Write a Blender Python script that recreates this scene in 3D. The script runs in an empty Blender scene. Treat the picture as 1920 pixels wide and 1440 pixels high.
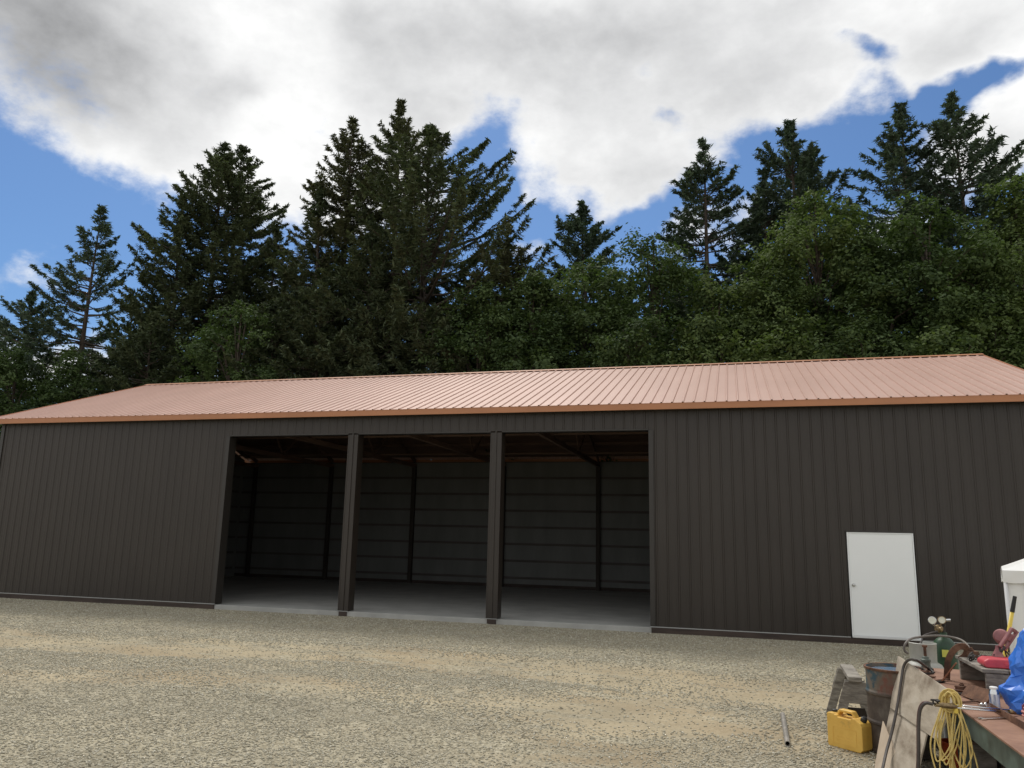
import bpy, math, random
import numpy as np
from mathutils import Vector, Matrix, noise as mnoise
random.seed(7)
R = math.radians
S = bpy.context.scene
COL = S.collection

# ------------------------------------------------------------------ camera
YAW, PITCH, ROLL, FPX = .2787, .1931, .0228, 1473.46
CAM = np.array([-2.1149, -17.3281, 1.7691])
_f = np.array([-math.sin(YAW)*math.cos(PITCH), math.cos(YAW)*math.cos(PITCH), math.sin(PITCH)])
_r0 = np.array([math.cos(YAW), math.sin(YAW), 0.0]); _u0 = np.cross(_r0, _f)
_r = math.cos(ROLL)*_r0 + math.sin(ROLL)*_u0
_u = -math.sin(ROLL)*_r0 + math.cos(ROLL)*_u0
def ray(px, py): return _f + (px-960)/FPX*_r - (py-720)/FPX*_u
def at_y(px, py, Y): d = ray(px, py); return CAM + d*(Y-CAM[1])/d[1]
def at_z(px, py, Z): d = ray(px, py); return CAM + d*(Z-CAM[2])/d[2]
def at_d(px, py, D): return CAM + ray(px, py)*D

cd = bpy.data.cameras.new('camera'); cam = bpy.data.objects.new('camera', cd); COL.objects.link(cam)
cd.sensor_width = 36; cd.lens = FPX/1920*36; cd.clip_start = .05; cd.clip_end = 3000
m = Matrix((( _r[0], _u[0], -_f[0], CAM[0]), (_r[1], _u[1], -_f[1], CAM[1]), (_r[2], _u[2], -_f[2], CAM[2]), (0,0,0,1)))
cam.matrix_world = m
S.camera = cam
S.cycles.max_bounces=6; S.cycles.diffuse_bounces=4; S.cycles.glossy_bounces=3; S.cycles.transmission_bounces=2; S.cycles.transparent_max_bounces=4

# ------------------------------------------------------------------ node helpers
class NT:
    def __init__(s, tree): s.t = tree; s.n = tree.nodes; s.l = tree.links
    def new(s, typ, **kw):
        n = s.n.new(typ)
        for k, v in kw.items(): setattr(n, k, v)
        return n
    def put(s, sock, v):
        if isinstance(v, bpy.types.NodeSocket): s.l.new(v, sock)
        elif v is not None: sock.default_value = v
    def math(s, op, a, b=None, c=None, clamp=False):
        n = s.new('ShaderNodeMath', operation=op, use_clamp=clamp)
        s.put(n.inputs[0], a); s.put(n.inputs[1], b)
        if c is not None: s.put(n.inputs[2], c)
        return n.outputs[0]
    def vmath(s, op, a, b=None):
        n = s.new('ShaderNodeVectorMath', operation=op)
        s.put(n.inputs[0], a); s.put(n.inputs[1], b)
        return n.outputs['Value'] if op in ('DOT_PRODUCT', 'LENGTH') else n.outputs[0]
    def noise(s, vec, scale, detail=3, rough=.55, dist=0.0, dim='3D'):
        n = s.new('ShaderNodeTexNoise', noise_dimensions=dim)
        s.put(n.inputs['Vector'], vec); n.inputs['Scale'].default_value = scale
        n.inputs['Detail'].default_value = detail; n.inputs['Roughness'].default_value = rough
        n.inputs['Distortion'].default_value = dist
        return n.outputs[0]
    def ramp(s, fac, stops, interp='LINEAR'):
        n = s.new('ShaderNodeValToRGB'); n.color_ramp.interpolation = interp
        e = n.color_ramp.elements
        while len(e) < len(stops): e.new(.5)
        for i, (p, c) in enumerate(stops):
            e[i].position = p; e[i].color = (*c, 1) if len(c) == 3 else c
        s.put(n.inputs[0], fac); return n.outputs[0]
    def mix(s, fac, a, b, blend='MIX'):
        n = s.new('ShaderNodeMix', data_type='RGBA', blend_type=blend)
        s.put(n.inputs[0], fac)
        for i, v in ((6, a), (7, b)):
            if isinstance(v, tuple) and len(v) == 3: v = (*v, 1)
            s.put(n.inputs[i], v)
        return n.outputs[2]
    def maprange(s, v, a, b, c, d, smooth=True):
        n = s.new('ShaderNodeMapRange', interpolation_type='SMOOTHSTEP' if smooth else 'LINEAR')
        for i, x in enumerate((v, a, b, c, d)): s.put(n.inputs[i], x)
        return n.outputs[0]
    def scalev(s, vec, sc):
        n = s.new('ShaderNodeMapping'); s.put(n.inputs['Vector'], vec)
        n.inputs['Scale'].default_value = sc; return n.outputs[0]

def mat(name, col, rough=.6, metal=0.0, var=0.0, vscale=3.0, stretch=(1,1,1), bump=0.0, bscale=60.0, col2=None, spec=.5, build=None, ramp=None, trans=0.0):
    m = bpy.data.materials.new(name); m.use_nodes = True
    nt = NT(m.node_tree); b = nt.n['Principled BSDF']
    b.inputs['Roughness'].default_value = rough; b.inputs['Metallic'].default_value = metal
    b.inputs['Specular IOR Level'].default_value = spec
    tc = nt.new('ShaderNodeTexCoord').outputs['Object']
    if build: build(nt, b, tc); return m
    v = nt.scalev(tc, stretch)
    if ramp:
        nt.put(b.inputs['Base Color'], nt.ramp(nt.noise(v, vscale, 6, .62, .3), ramp))
    elif var or col2:
        c2 = col2 or tuple(max(0, c*(1-var)) for c in col); c1 = tuple(min(1, c*(1+var)) for c in col) if not col2 else col
        f = nt.ramp(nt.noise(v, vscale, 6, .6), [(.35, (0,0,0)), (.65, (1,1,1))])
        nt.put(b.inputs['Base Color'], nt.mix(f, c2, c1))
    else:
        b.inputs['Base Color'].default_value = (*col, 1)
    if bump:
        bn = nt.new('ShaderNodeBump'); bn.inputs['Strength'].default_value = bump; bn.inputs['Distance'].default_value = .01
        nt.put(bn.inputs['Height'], nt.noise(v, bscale, 4, .6)); nt.put(b.inputs['Normal'], bn.outputs[0])
        
    return m

# ------------------------------------------------------------------ mesh helpers
def wloc(o):
    v=Vector((0,0,0))
    while o is not None: v+=o.location; o=o.parent
    return v
class MB:
    def __init__(s): s.v = []; s.f = []; s.mi = []; s.cur = 0
    def add(s, vs, fs):
        o = len(s.v); s.v += [tuple(float(c) for c in v) for v in vs]
        s.f += [tuple(i+o for i in f) for f in fs]; s.mi += [s.cur]*len(fs); return s
    def box(s, a, b):
        x0,y0,z0 = a; x1,y1,z1 = b
        return s.add([(x0,y0,z0),(x1,y0,z0),(x1,y1,z0),(x0,y1,z0),(x0,y0,z1),(x1,y0,z1),(x1,y1,z1),(x0,y1,z1)],
                     [(0,3,2,1),(4,5,6,7),(0,1,5,4),(1,2,6,5),(2,3,7,6),(3,0,4,7)])
    def obox(s, c, ax, ay, az):           # centre and three half-axis vectors
        c,ax,ay,az = map(Vector,(c,ax,ay,az)); vs=[]
        for k in (-1,1):
            for i,j in ((-1,-1),(1,-1),(1,1),(-1,1)): vs.append(c+ax*i+ay*j+az*k)
        return s.add(vs, [(0,3,2,1),(4,5,6,7),(0,1,5,4),(1,2,6,5),(2,3,7,6),(3,0,4,7)])
    def bar(s, p, q, w, h, up=(0,0,1)):   # box along p-q, width w, height h
        p,q,up = Vector(p),Vector(q),Vector(up); d=(q-p); a=d.normalized()
        r=a.cross(up)
        if r.length<1e-4: r=a.cross(Vector((1,0,0)))
        r.normalize(); u=r.cross(a)
        return s.obox((p+q)/2, d/2, r*w/2, u*h/2)
    def tube(s, pts, r, n=8, cap=True):
        pts=[Vector(p) for p in pts]; N=len(pts); rs = r if isinstance(r,(list,tuple)) else [r]*N
        ref=None; vs=[]
        for i,p in enumerate(pts):
            t=(pts[min(i+1,N-1)]-pts[max(i-1,0)])
            if t.length<1e-9: t=Vector((0,0,1))
            t.normalize()
            if ref is None:
                ref=t.cross(Vector((0,0,1)))
                if ref.length<.1: ref=t.cross(Vector((1,0,0)))
            ref=(ref-t*ref.dot(t)).normalized(); b=t.cross(ref)
            for k in range(n):
                a=2*math.pi*k/n; vs.append(p+(ref*math.cos(a)+b*math.sin(a))*rs[i])
        fs=[(i*n+k, i*n+(k+1)%n, (i+1)*n+(k+1)%n, (i+1)*n+k) for i in range(N-1) for k in range(n)]
        if cap: fs += [tuple(range(n-1,-1,-1)), tuple((N-1)*n+k for k in range(n))]
        return s.add(vs,fs)
    def lathe(s, c, prof, n=32, axis=(0,0,1), cap=True):   # prof: (radius, height)
        a=Vector(axis).normalized(); r=a.cross(Vector((0,1,0)))
        if r.length<.1: r=a.cross(Vector((1,0,0)))
        r.normalize(); b=a.cross(r); c=Vector(c); vs=[]
        for (rad,h) in prof:
            for k in range(n):
                t=2*math.pi*k/n; vs.append(c+a*h+(r*math.cos(t)+b*math.sin(t))*rad)
        M=len(prof)
        fs=[(i*n+k, i*n+(k+1)%n, (i+1)*n+(k+1)%n, (i+1)*n+k) for i in range(M-1) for k in range(n)]
        if cap: fs += [tuple(range(n-1,-1,-1)), tuple((M-1)*n+k for k in range(n))]
        return s.add(vs,fs)
    def prism(s, poly, off):              # polygon (3D points) swept by vector off
        n=len(poly); o=Vector(off); vs=[Vector(p) for p in poly]; vs+=[v+o for v in vs]
        return s.add(vs, [tuple(range(n-1,-1,-1)), tuple(range(n,2*n))]+[(i,(i+1)%n,n+(i+1)%n,n+i) for i in range(n)])
    def build(s, name, mats, parent=None, smooth=False, bevel=0, origin=None, seg=2):
        me=bpy.data.meshes.new(name)
        o=bpy.data.objects.new(name, me); COL.objects.link(o)
        off=Vector((0,0,0))
        if parent is not None: off=wloc(parent)
        elif origin is not None: off=Vector(origin); o.location=off
        me.from_pydata([Vector(v)-off for v in s.v],[],s.f)
        for mm in (mats if isinstance(mats,(list,tuple)) else [mats]): me.materials.append(mm)
        me.polygons.foreach_set('material_index', s.mi)
        if smooth:
            me.polygons.foreach_set('use_smooth',[True]*len(me.polygons))
            if smooth is not True: me.set_sharp_from_angle(angle=R(smooth))
        me.update()
        if parent is not None: o.parent=parent
        if bevel:
            b=o.modifiers.new('bevel','BEVEL'); b.width=bevel; b.segments=seg; b.limit_method='ANGLE'; b.angle_limit=R(35)
        return o

def spline(pts, k=8):
    P=[Vector(p) for p in pts]; out=[]
    for i in range(len(P)-1):
        p0=P[max(i-1,0)];p1=P[i];p2=P[i+1];p3=P[min(i+2,len(P)-1)]
        for j in range(k):
            t=j/k; out.append(.5*((2*p1)+(p2-p0)*t+(2*p0-5*p1+4*p2-p3)*t*t+(3*p1-p0-3*p2+p3)*t**3))
    out.append(P[-1]); return out
def tag(o, label, cat, group=None):
    o['label']=label; o['category']=cat
    if group: o['group']=group
    return o
def thing(name, label, cat, loc, group=None):
    o=bpy.data.objects.new(name,None); COL.objects.link(o); o.location=Vector([float(c) for c in loc]); o.empty_display_size=.2
    return tag(o,label,cat,group)
def npmesh(name, V, F, mats, parent=None, n=4, smooth=False):
    """V (k,3) float, F (m,n) int"""
    me=bpy.data.meshes.new(name); V=np.asarray(V,np.float32); F=np.asarray(F,np.int32)
    if parent is not None: V=V-np.array(wloc(parent),np.float32)
    me.vertices.add(len(V)); me.vertices.foreach_set('co',V.ravel())
    me.loops.add(F.size); me.loops.foreach_set('vertex_index',F.ravel())
    me.polygons.add(len(F)); me.polygons.foreach_set('loop_start',np.arange(0,F.size,F.shape[1],dtype=np.int32))
    try: me.polygons.foreach_set('loop_total',np.full(len(F),F.shape[1],np.int32))
    except Exception: pass
    if smooth: me.polygons.foreach_set('use_smooth',np.ones(len(F),bool))
    me.update(calc_edges=True); me.validate()
    for mm in mats: me.materials.append(mm)
    o=bpy.data.objects.new(name,me); COL.objects.link(o)
    if parent is not None: o.parent=parent
    return o

# ------------------------------------------------------------------ world: sky and clouds
SUN_EL, SUN_AZ = 56.0, -28.0      # degrees; azimuth from +Y towards +X
W = bpy.data.worlds.new('World'); S.world = W; W.use_nodes = True
nt = NT(W.node_tree); nt.n.clear()
out = nt.new('ShaderNodeOutputWorld'); bg = nt.new('ShaderNodeBackground'); nt.l.new(bg.outputs[0], out.inputs[0])
sky = nt.new('ShaderNodeTexSky', sky_type='NISHITA', sun_disc=False)
sky.sun_elevation=R(SUN_EL); sky.sun_rotation=R(SUN_AZ); sky.altitude=100; sky.air_density=1.0; sky.dust_density=.6; sky.ozone_density=2.5
D0 = nt.new('ShaderNodeTexCoord').outputs['Generated']
D = nt.vmath('NORMALIZE', D0)
# direction warped by noise gives ragged cloud edges
def dirnoise(scale, detail, rough, off):
    mp = nt.new('ShaderNodeMapping'); nt.l.new(D, mp.inputs['Vector'])
    mp.inputs['Location'].default_value = off; mp.inputs['Scale'].default_value = (1,1,1.6)
    return nt.noise(mp.outputs[0], scale, detail, rough)
w1 = nt.new('ShaderNodeTexNoise'); nt.l.new(D, w1.inputs['Vector']); w1.inputs['Scale'].default_value=7; w1.inputs['Detail'].default_value=4; w1.inputs['Roughness'].default_value=.55
warp = nt.vmath('MULTIPLY', nt.vmath('SUBTRACT', w1.outputs['Color'], (.5,.5,.5)), (.16,.16,.13))
DW = nt.vmath('NORMALIZE', nt.vmath('ADD', D, warp))
sep = nt.new('ShaderNodeSeparateXYZ'); nt.l.new(DW, sep.inputs[0])
AZ = nt.math('ARCTAN2', sep.outputs[0], sep.outputs[1])
EL = nt.math('ARCSINE', sep.outputs[2])
def azel(px, py):
    d = ray(px, py); d = d/np.linalg.norm(d); return math.atan2(d[0], d[1]), math.asin(d[2])
def blob(px, py, rx, ry, amp):
    a, e = azel(px, py); a2, _ = azel(px+rx, py); _, e2 = azel(px, py-ry)
    ra = abs(a2-a); re = abs(e2-e)
    da = nt.math('DIVIDE', nt.math('SUBTRACT', AZ, a), ra); de = nt.math('DIVIDE', nt.math('SUBTRACT', EL, e), re)
    q = nt.math('ADD', nt.math('MULTIPLY', da, da), nt.math('MULTIPLY', de, de))
    return nt.math('MULTIPLY', nt.math('EXPONENT', nt.math('MULTIPLY', q, -1.0)), amp)
def total(items):
    t = None
    for it in items:
        b = blob(*it); t = b if t is None else nt.math('ADD', t, b)
    return t
# coverage: cloud above ~24 deg elevation everywhere, broken by holes, blue band beneath
_, e_edge = azel(960, 315)
backaz = nt.maprange(nt.math('ABSOLUTE', nt.math('ADD', AZ, YAW)), .85, 1.25, 0, 1)
back = nt.math('MULTIPLY', backaz, .9)
base = nt.math('ADD', nt.maprange(EL, e_edge-.11, e_edge+.08, -.58, .74, smooth=False), back)
cover = total([(300,290,190,70,.55),(560,330,200,80,.6),(1130,295,160,70,.50),(700,380,120,60,.3),(40,300,110,50,-.55),
               (925,315,85,75,-1.0),(1010,420,70,50,-.4),(1190,395,220,32,-.55),(1400,335,150,50,-.25),(1590,285,110,85,-1.15),(1440,300,90,60,-.35),(1230,330,60,30,.2),(880,300,50,40,-.3),(130,330,150,40,-.15),(1610,125,75,30,-.92),(1880,125,110,38,-1.05),(1740,165,90,34,-1.0),
               (1235,215,50,20,-.5),(1215,130,30,30,-.35),(1850,290,150,90,.75),(30,520,110,40,.75),(980,355,28,30,.5),(985,450,26,40,.5),(1490,400,100,60,.15),
               (200,700,300,60,.9),(480,600,90,90,.55),(1650,455,80,60,.75),(1330,455,110,60,.6)])
rag = nt.math('MULTIPLY', nt.math('SUBTRACT', dirnoise(6.5, 7, .66, (3.1,1.7,.4)), .5), 2.1)
far_ = nt.math('MULTIPLY', nt.maprange(EL, .0, .25, .35, 0.0), 1.0)
cov = nt.math('ADD', nt.math('ADD', nt.math('ADD', base, cover), rag), far_)
mask = nt.maprange(cov, -.32, .40, 0, 1)
# cloud brightness
shade = total([(30,20,300,200,-.36),(120,130,170,90,-.14),(405,175,70,50,-.20),(930,180,200,110,-.08),(1100,110,330,90,-.09),(1240,220,60,30,-.16),
               (1700,90,300,80,-.10),(1450,160,250,60,-.06),(480,160,170,260,.10),(760,30,140,60,-.10),(1060,60,200,70,-.08),(1500,40,260,60,-.08),(1180,330,120,30,-.05),(330,330,180,60,.03),(690,60,80,50,-.06),(1380,210,160,80,-.05)])
cn = nt.math('MULTIPLY', nt.math('SUBTRACT', dirnoise(6.0, 6, .60, (9.3,2.2,5.0)), .5), .62)
cn2 = nt.math('MULTIPLY', nt.math('SUBTRACT', dirnoise(2.3, 2, .5, (1.3,6.2,2.0)), .5), .22)
thick = nt.maprange(cov, .05, .9, .05, -.02)
cb = nt.math('ADD', nt.math('ADD', nt.math('ADD', nt.math('ADD', shade, cn), cn2), thick), .745)
cb = nt.math('SUBTRACT', cb, nt.math('MULTIPLY', backaz, .06))
cb = nt.math('MAXIMUM', nt.math('MINIMUM', cb, 1.04), .2)
ccol = nt.mix(nt.maprange(cb, .35, .95, 0, 1, smooth=False), (.97,.98,1.0), (1.0,1.0,.99))
CS = 10.0
cl = nt.new('ShaderNodeVectorMath', operation='SCALE'); nt.l.new(ccol, cl.inputs[0]); nt.l.new(nt.math('MULTIPLY', cb, CS), cl.inputs['Scale'])
skyc = nt.mix(1.0, sky.outputs[0], (.50,.66,.82), 'MULTIPLY')
fin = nt.mix(mask, skyc, cl.outputs[0])
nt.l.new(fin, bg.inputs[0]); bg.inputs[1].default_value = .10
W.cycles.sampling_method='MANUAL'; W.cycles.sample_map_resolution=256

sl = bpy.data.lights.new('sun','SUN'); sl.energy=1.6; sl.angle=R(14); sl.color=(1,.95,.88)
so = bpy.data.objects.new('sun',sl); COL.objects.link(so)
sd = Vector((math.sin(R(SUN_AZ))*math.cos(R(SUN_EL)), math.cos(R(SUN_AZ))*math.cos(R(SUN_EL)), math.sin(R(SUN_EL))))
so.rotation_euler = sd.to_track_quat('Z','Y').to_euler()
S.view_settings.view_transform='Standard'; S.view_settings.look='None'; S.view_settings.exposure=.30; S.view_settings.gamma=1

# ------------------------------------------------------------------ ground
GZ = -.12
def hgt(x, y):
    x=np.asarray(x,float); y=np.asarray(y,float)
    h = .012*np.sin(1.3*x+.7*y+.4)*np.sin(.9*y-.5*x) + .010*np.sin(2.9*x-1.7*y+1.1)*np.sin(3.3*y+1.9*x) + .006*np.sin(7.1*x+2.3*y)*np.sin(6.3*y-3.1*x+2)
    q=y-.85*np.exp(-((x+7)/3.6)**2)+6.25
    h += -.030*np.exp(-((q-.45)/.30)**2)-.026*np.exp(-((q+.50)/.26)**2)+.022*np.exp(-((q-1.05)/.25)**2)+.012*np.exp(-(q/.3)**2)
    k = np.clip((-y-.15)/1.2,0,1)          # flat up against the wall
    far = np.clip((60-np.abs(x))/30,0,1)*np.clip((y+60)/30,0,1)
    return GZ + h*k*far
def axis(lo, a, b, hi, step, grow=1.35):
    c=list(np.arange(a,b+step/2,step)); s=step; v=a; L=[]
    while v>lo: s*=grow; v-=s; L.append(v)
    s=step; v=b; Rr=[]
    while v<hi: s*=grow; v+=s; Rr.append(v)
    return np.array(L[::-1]+c+Rr)
gx=axis(-900,-24,6,900,.13); gy=axis(-600,-16,0,1400,.13)
X,Y=np.meshgrid(gx,gy); Z=hgt(X,Y); nx,ny=len(gx),len(gy)
idx=np.arange(nx*ny).reshape(ny,nx)
F=np.stack([idx[:-1,:-1],idx[:-1,1:],idx[1:,1:],idx[1:,:-1]],-1).reshape(-1,4)
def gbuild(nt,b,tc):
    g=nt.new('ShaderNodeNewGeometry').outputs['Position']
    vo=nt.new('ShaderNodeTexVoronoi'); nt.l.new(g,vo.inputs['Vector']); vo.inputs['Scale'].default_value=36; vo.inputs['Randomness'].default_value=1
    vo2=nt.new('ShaderNodeTexVoronoi'); nt.l.new(g,vo2.inputs['Vector']); vo2.inputs['Scale'].default_value=13
    sp=nt.new('ShaderNodeSeparateColor'); nt.l.new(vo.outputs['Color'],sp.inputs[0])
    stone=nt.ramp(sp.outputs[0],[(0,(.27,.25,.195)),(.35,(.36,.34,.27)),(.7,(.44,.42,.34)),(1,(.55,.53,.45))])
    sep=nt.new('ShaderNodeSeparateXYZ'); nt.l.new(g,sep.inputs[0])
    # wheel tracks where fines show: bands along x, wobbling
    wob=nt.math('MULTIPLY',nt.math('SUBTRACT',nt.noise(nt.scalev(g,(.3,.6,1)),1.0,4),.5),1.5)
    xr_=nt.math('DIVIDE',nt.math('ADD',sep.outputs[0],7.0),3.6)
    hump=nt.math('MULTIPLY',nt.math('EXPONENT',nt.math('MULTIPLY',nt.math('MULTIPLY',xr_,xr_),-1)),.85)
    yy=nt.math('SUBTRACT',nt.math('ADD',sep.outputs[1],wob),hump)
    def band(c,w,v=None):
        q=nt.math('DIVIDE',nt.math('SUBTRACT',v or yy,c),w); return nt.math('EXPONENT',nt.math('MULTIPLY',nt.math('MULTIPLY',q,q),-1))
    spur=nt.math('MULTIPLY',band(-3.3,.9,nt.math('ADD',sep.outputs[0],nt.math('MULTIPLY',wob,.8))),nt.maprange(sep.outputs[1],-6.2,-7.2,0,1))
    bands=nt.math('ADD',nt.math('ADD',band(-6.25,1.0),nt.math('MULTIPLY',band(-8.6,.6),.6)),nt.math('MULTIPLY',spur,.8))
    n1=nt.noise(nt.scalev(g,(.45,1.5,1)),1.8,7,.68)
    dirt=nt.math('MULTIPLY',nt.maprange(n1,.33,.58,0,1),nt.math('ADD',nt.math('MULTIPLY',bands,1.5),.14),clamp=True)
    fines=nt.mix(nt.noise(g,45,5,.7),(.355,.305,.215),(.45,.40,.30))
    fines=nt.mix(nt.maprange(nt.noise(nt.scalev(g,(.5,1,1)),.7,3),.45,.62,0,.6),fines,(.30,.235,.155))
    c=nt.mix(nt.math('MULTIPLY',dirt,.8),stone,fines)
    big=nt.noise(g,.8,5,.6)
    c=nt.mix(1.0,c,nt.ramp(big,[(.3,(.80,.80,.80)),(.7,(1.12,1.11,1.08))]),'MULTIPLY')
    c=nt.mix(1.0,c,(1.0,.955,.875),'MULTIPLY')
    nt.put(b.inputs['Base Color'],c); b.inputs['Roughness'].default_value=.9; b.inputs['Specular IOR Level'].default_value=.25
    hh=nt.math('ADD',nt.math('MULTIPLY',vo.outputs['Distance'],-.9),nt.math('MULTIPLY',vo2.outputs['Distance'],-.5))
    hh=nt.math('ADD',hh,nt.math('MULTIPLY',nt.noise(g,60,4,.6),.5))
    bn=nt.new('ShaderNodeBump'); bn.inputs['Distance'].default_value=.022
    nt.put(bn.inputs['Strength'],nt.math('SUBTRACT',1.0,nt.math('MULTIPLY',dirt,.55)))
    nt.put(bn.inputs['Height'],hh); nt.put(b.inputs['Normal'],bn.outputs[0])
M_gravel=mat('gravel_ground',(.4,.4,.3),build=gbuild)
g=npmesh('ground',np.stack([X,Y,Z],-1).reshape(-1,3),F,[M_gravel],smooth=True); g['kind']='structure'

# loose crushed stones
rng=np.random.default_rng(3)
def scatter(n, ymin, ymax, xmin, xmax, smin, smax):
    x=rng.uniform(xmin,xmax,n); y=rng.uniform(ymin,ymax,n)
    # keep in front of the wall and inside a wide wedge seen by the camera and its neighbours
    ang=np.arctan2(x-CAM[0],y-CAM[1]); k=(ang>-1.02)&(ang<.52)
    dens=.55+.45*np.sin(.8*x+1.1*np.sin(.7*y)+.4)*np.sin(1.9*y+.6*x+1.2*np.sin(.9*x))
    hp_=.85*np.exp(-((x+7)/3.6)**2); band=np.exp(-((y-hp_+6.25)/.9)**2)*1.3+.6*np.exp(-((y-hp_+8.6)/.6)**2)+.8*np.exp(-((x+3.3)/.9)**2)*(y<-6.8)
    k&=rng.uniform(0,1,n)<np.clip(dens+.45-.75*band,.12,1)
    x,y=x[k],y[k]; s=rng.uniform(smin,smax,len(x))**1.0
    return x,y,s
parts=[scatter(75000,-13.2,-9,-12,2.5,.006,.0155),scatter(85000,-9,-5,-17,3.5,.008,.018),scatter(70000,-5,-.12,-23.5,4,.010,.021)]
x=np.concatenate([p[0] for p in parts]); y=np.concatenate([p[1] for p in parts]); s=np.concatenate([p[2] for p in parts]); n=len(x)
z=hgt(x,y)
U=np.array([(1,0,0),(0,1,0),(-1,0,0),(0,-1,0),(0,0,1),(0,0,-1)],float)
V=U[None]*rng.uniform(.55,1.25,(n,6,1)); V[:,:,2]*=.62; V+=rng.uniform(-.22,.22,(n,6,3))
th=rng.uniform(0,2*math.pi,n); c_,s_=np.cos(th)[:,None],np.sin(th)[:,None]
vx=V[:,:,0]*c_-V[:,:,1]*s_; vy=V[:,:,0]*s_+V[:,:,1]*c_; V=np.stack([vx,vy,V[:,:,2]],-1)*s[:,None,None]
V+=np.stack([x,y,z+s*.25],-1)[:,None,:]
T=np.array([(0,1,4),(1,2,4),(2,3,4),(3,0,4),(1,0,5),(2,1,5),(3,2,5),(0,3,5)])
Fs=(T[None]+(np.arange(n)*6)[:,None,None]).reshape(-1,3)
def sbuild(nt,b,tc):
    ri=nt.new('ShaderNodeNewGeometry').outputs['Random Per Island']
    nt.put(b.inputs['Base Color'],nt.ramp(ri,[(0,(.25,.225,.17)),(.3,(.36,.335,.255)),(.7,(.44,.41,.32)),(.93,(.53,.50,.40)),(1,(.62,.59,.50))]))
    b.inputs['Roughness'].default_value=.85; b.inputs['Specular IOR Level'].default_value=.3
st=npmesh('gravel_stones',V.reshape(-1,3),Fs,[mat('crushed_stone',(1,1,1),build=sbuild)])
tag(st,'loose crushed grey and tan gravel spread over the yard','gravel'); st['kind']='stuff'

# ------------------------------------------------------------------ barn
def siding(nt,b,tc):
    v=nt.noise(nt.scalev(tc,(.6,.6,.25)),2.2,5,.6)
    nt.put(b.inputs['Base Color'],nt.mix(nt.ramp(v,[(.3,(0,0,0)),(.7,(1,1,1))]),(.0255,.0192,.0142),(.0325,.0252,.0190)))
    b.inputs['Roughness'].default_value=.42
    bn=nt.new('ShaderNodeBump'); bn.inputs['Strength'].default_value=.25; bn.inputs['Distance'].default_value=.004
    nt.put(bn.inputs['Height'],nt.noise(nt.scalev(tc,(1,1,.6)),3.0,2)); nt.put(b.inputs['Normal'],bn.outputs[0])
M_sid=mat('dark_brown_steel_siding',(.05,.04,.035),build=siding)
M_trim=mat('dark_brown_steel_trim',(.030,.026,.022),rough=.4,var=.06)
def roofm(nt,b,tc):
    v=nt.noise(nt.scalev(tc,(.8,.25,.25)),1.4,5,.6)
    nt.put(b.inputs['Base Color'],nt.mix(nt.ramp(v,[(.3,(0,0,0)),(.7,(1,1,1))]),(.51,.33,.27),(.57,.375,.31)))
    b.inputs['Roughness'].default_value=.36; b.inputs['Metallic'].default_value=.05
    bn=nt.new('ShaderNodeBump'); bn.inputs['Strength'].default_value=.2; bn.inputs['Distance'].default_value=.006
    nt.put(bn.inputs['Height'],nt.noise(nt.scalev(tc,(2,.7,1)),2.5,3)); nt.put(b.inputs['Normal'],bn.outputs[0])
M_roof=mat('copper_painted_steel_roof',(.4,.2,.15),build=roofm)
M_fas=mat('copper_painted_fascia',(.43,.185,.085),rough=.45,var=.08,vscale=.7)
M_conc=mat('concrete_floor',(.36,.36,.34),rough=.75,var=.14,vscale=1.3,bump=.2,bscale=40)
M_wood=mat('framing_lumber',(.14,.085,.058),rough=.75,var=.25,vscale=4,stretch=(.3,.3,3))
M_post=mat('treated_post_lumber',(.04,.032,.025),rough=.8,var=.25,vscale=4,stretch=(3,3,.4))
M_girt=mat('girt_lumber',(.10,.09,.08),rough=.8,var=.2,vscale=4,stretch=(.3,3,3))
M_skirt=mat('treated_skirt_board',(.05,.035,.028),rough=.8,var=.3,vscale=4,stretch=(.4,3,3),bump=.3)
M_white=mat('white_door_paint',(.86,.88,.87),rough=.38,var=.012,vscale=1.2)
M_steel=mat('brushed_steel',(.55,.55,.53),rough=.3,metal=1)
M_insul=mat('pale_wall_lining',(.16,.165,.155),rough=.7,var=.12,vscale=1.6,stretch=(1,1,.3))
M_edge=mat('galvanised_edge',(.45,.46,.45),rough=.4,metal=.3)

XL,XR=-22.02,3.98; DEP=11.46; ZO=4.186; ZW=4.60; RIB=.2286
OV=.227; ZE=4.577; EX0,EX1=-22.30,4.31; RY,RZ=5.73,6.84
OPEN=[(-14.55,-11.20),(-10.93,-7.555),(-7.282,-3.926)]; DX0,DX1,DZ=0.0,1.216,2.03
barn=thing('pole_barn','long dark brown steel barn with copper roof, three open bays and white door','barn',(-9,0,0))

def rib_profile(x0,x1,phase,h=.020,pitch=RIB,minor=True):
    """list of (x, offset) across ribbed panel"""
    P=[(x0,0.0)]; k=math.floor((x0-phase)/pitch)-1
    while True:
        c=phase+k*pitch
        for dx,o in ((-.026,0),(-.011,h),(.011,h),(.026,0)) if not minor else ((-.024,0),(-.011,h),(.011,h),(.024,0),(.062,0),(.068,.0035),(.082,.0035),(.088,0),(.140,0),(.146,.0035),(.160,.0035),(.166,0)):
            x=c+dx
            if x0+1e-4<x<x1-1e-4: P.append((x,o))
        if c-.03>x1: break
        k+=1
    P.append((x1,P[-1][1])); P.sort(); return P
def ribbed(mb,x0,x1,f0,f1,phase,minor=True,h=.020):
    """f0/f1: functions x, offset -> 3D point at the two ends of the rib"""
    P=rib_profile(x0,x1,phase,h=h,minor=minor); vs=[f0(x,o) for x,o in P]+[f1(x,o) for x,o in P]; n=len(P)
    mb.add(vs,[(i,i+1,n+i+1,n+i) for i in range(n-1)])
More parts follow.
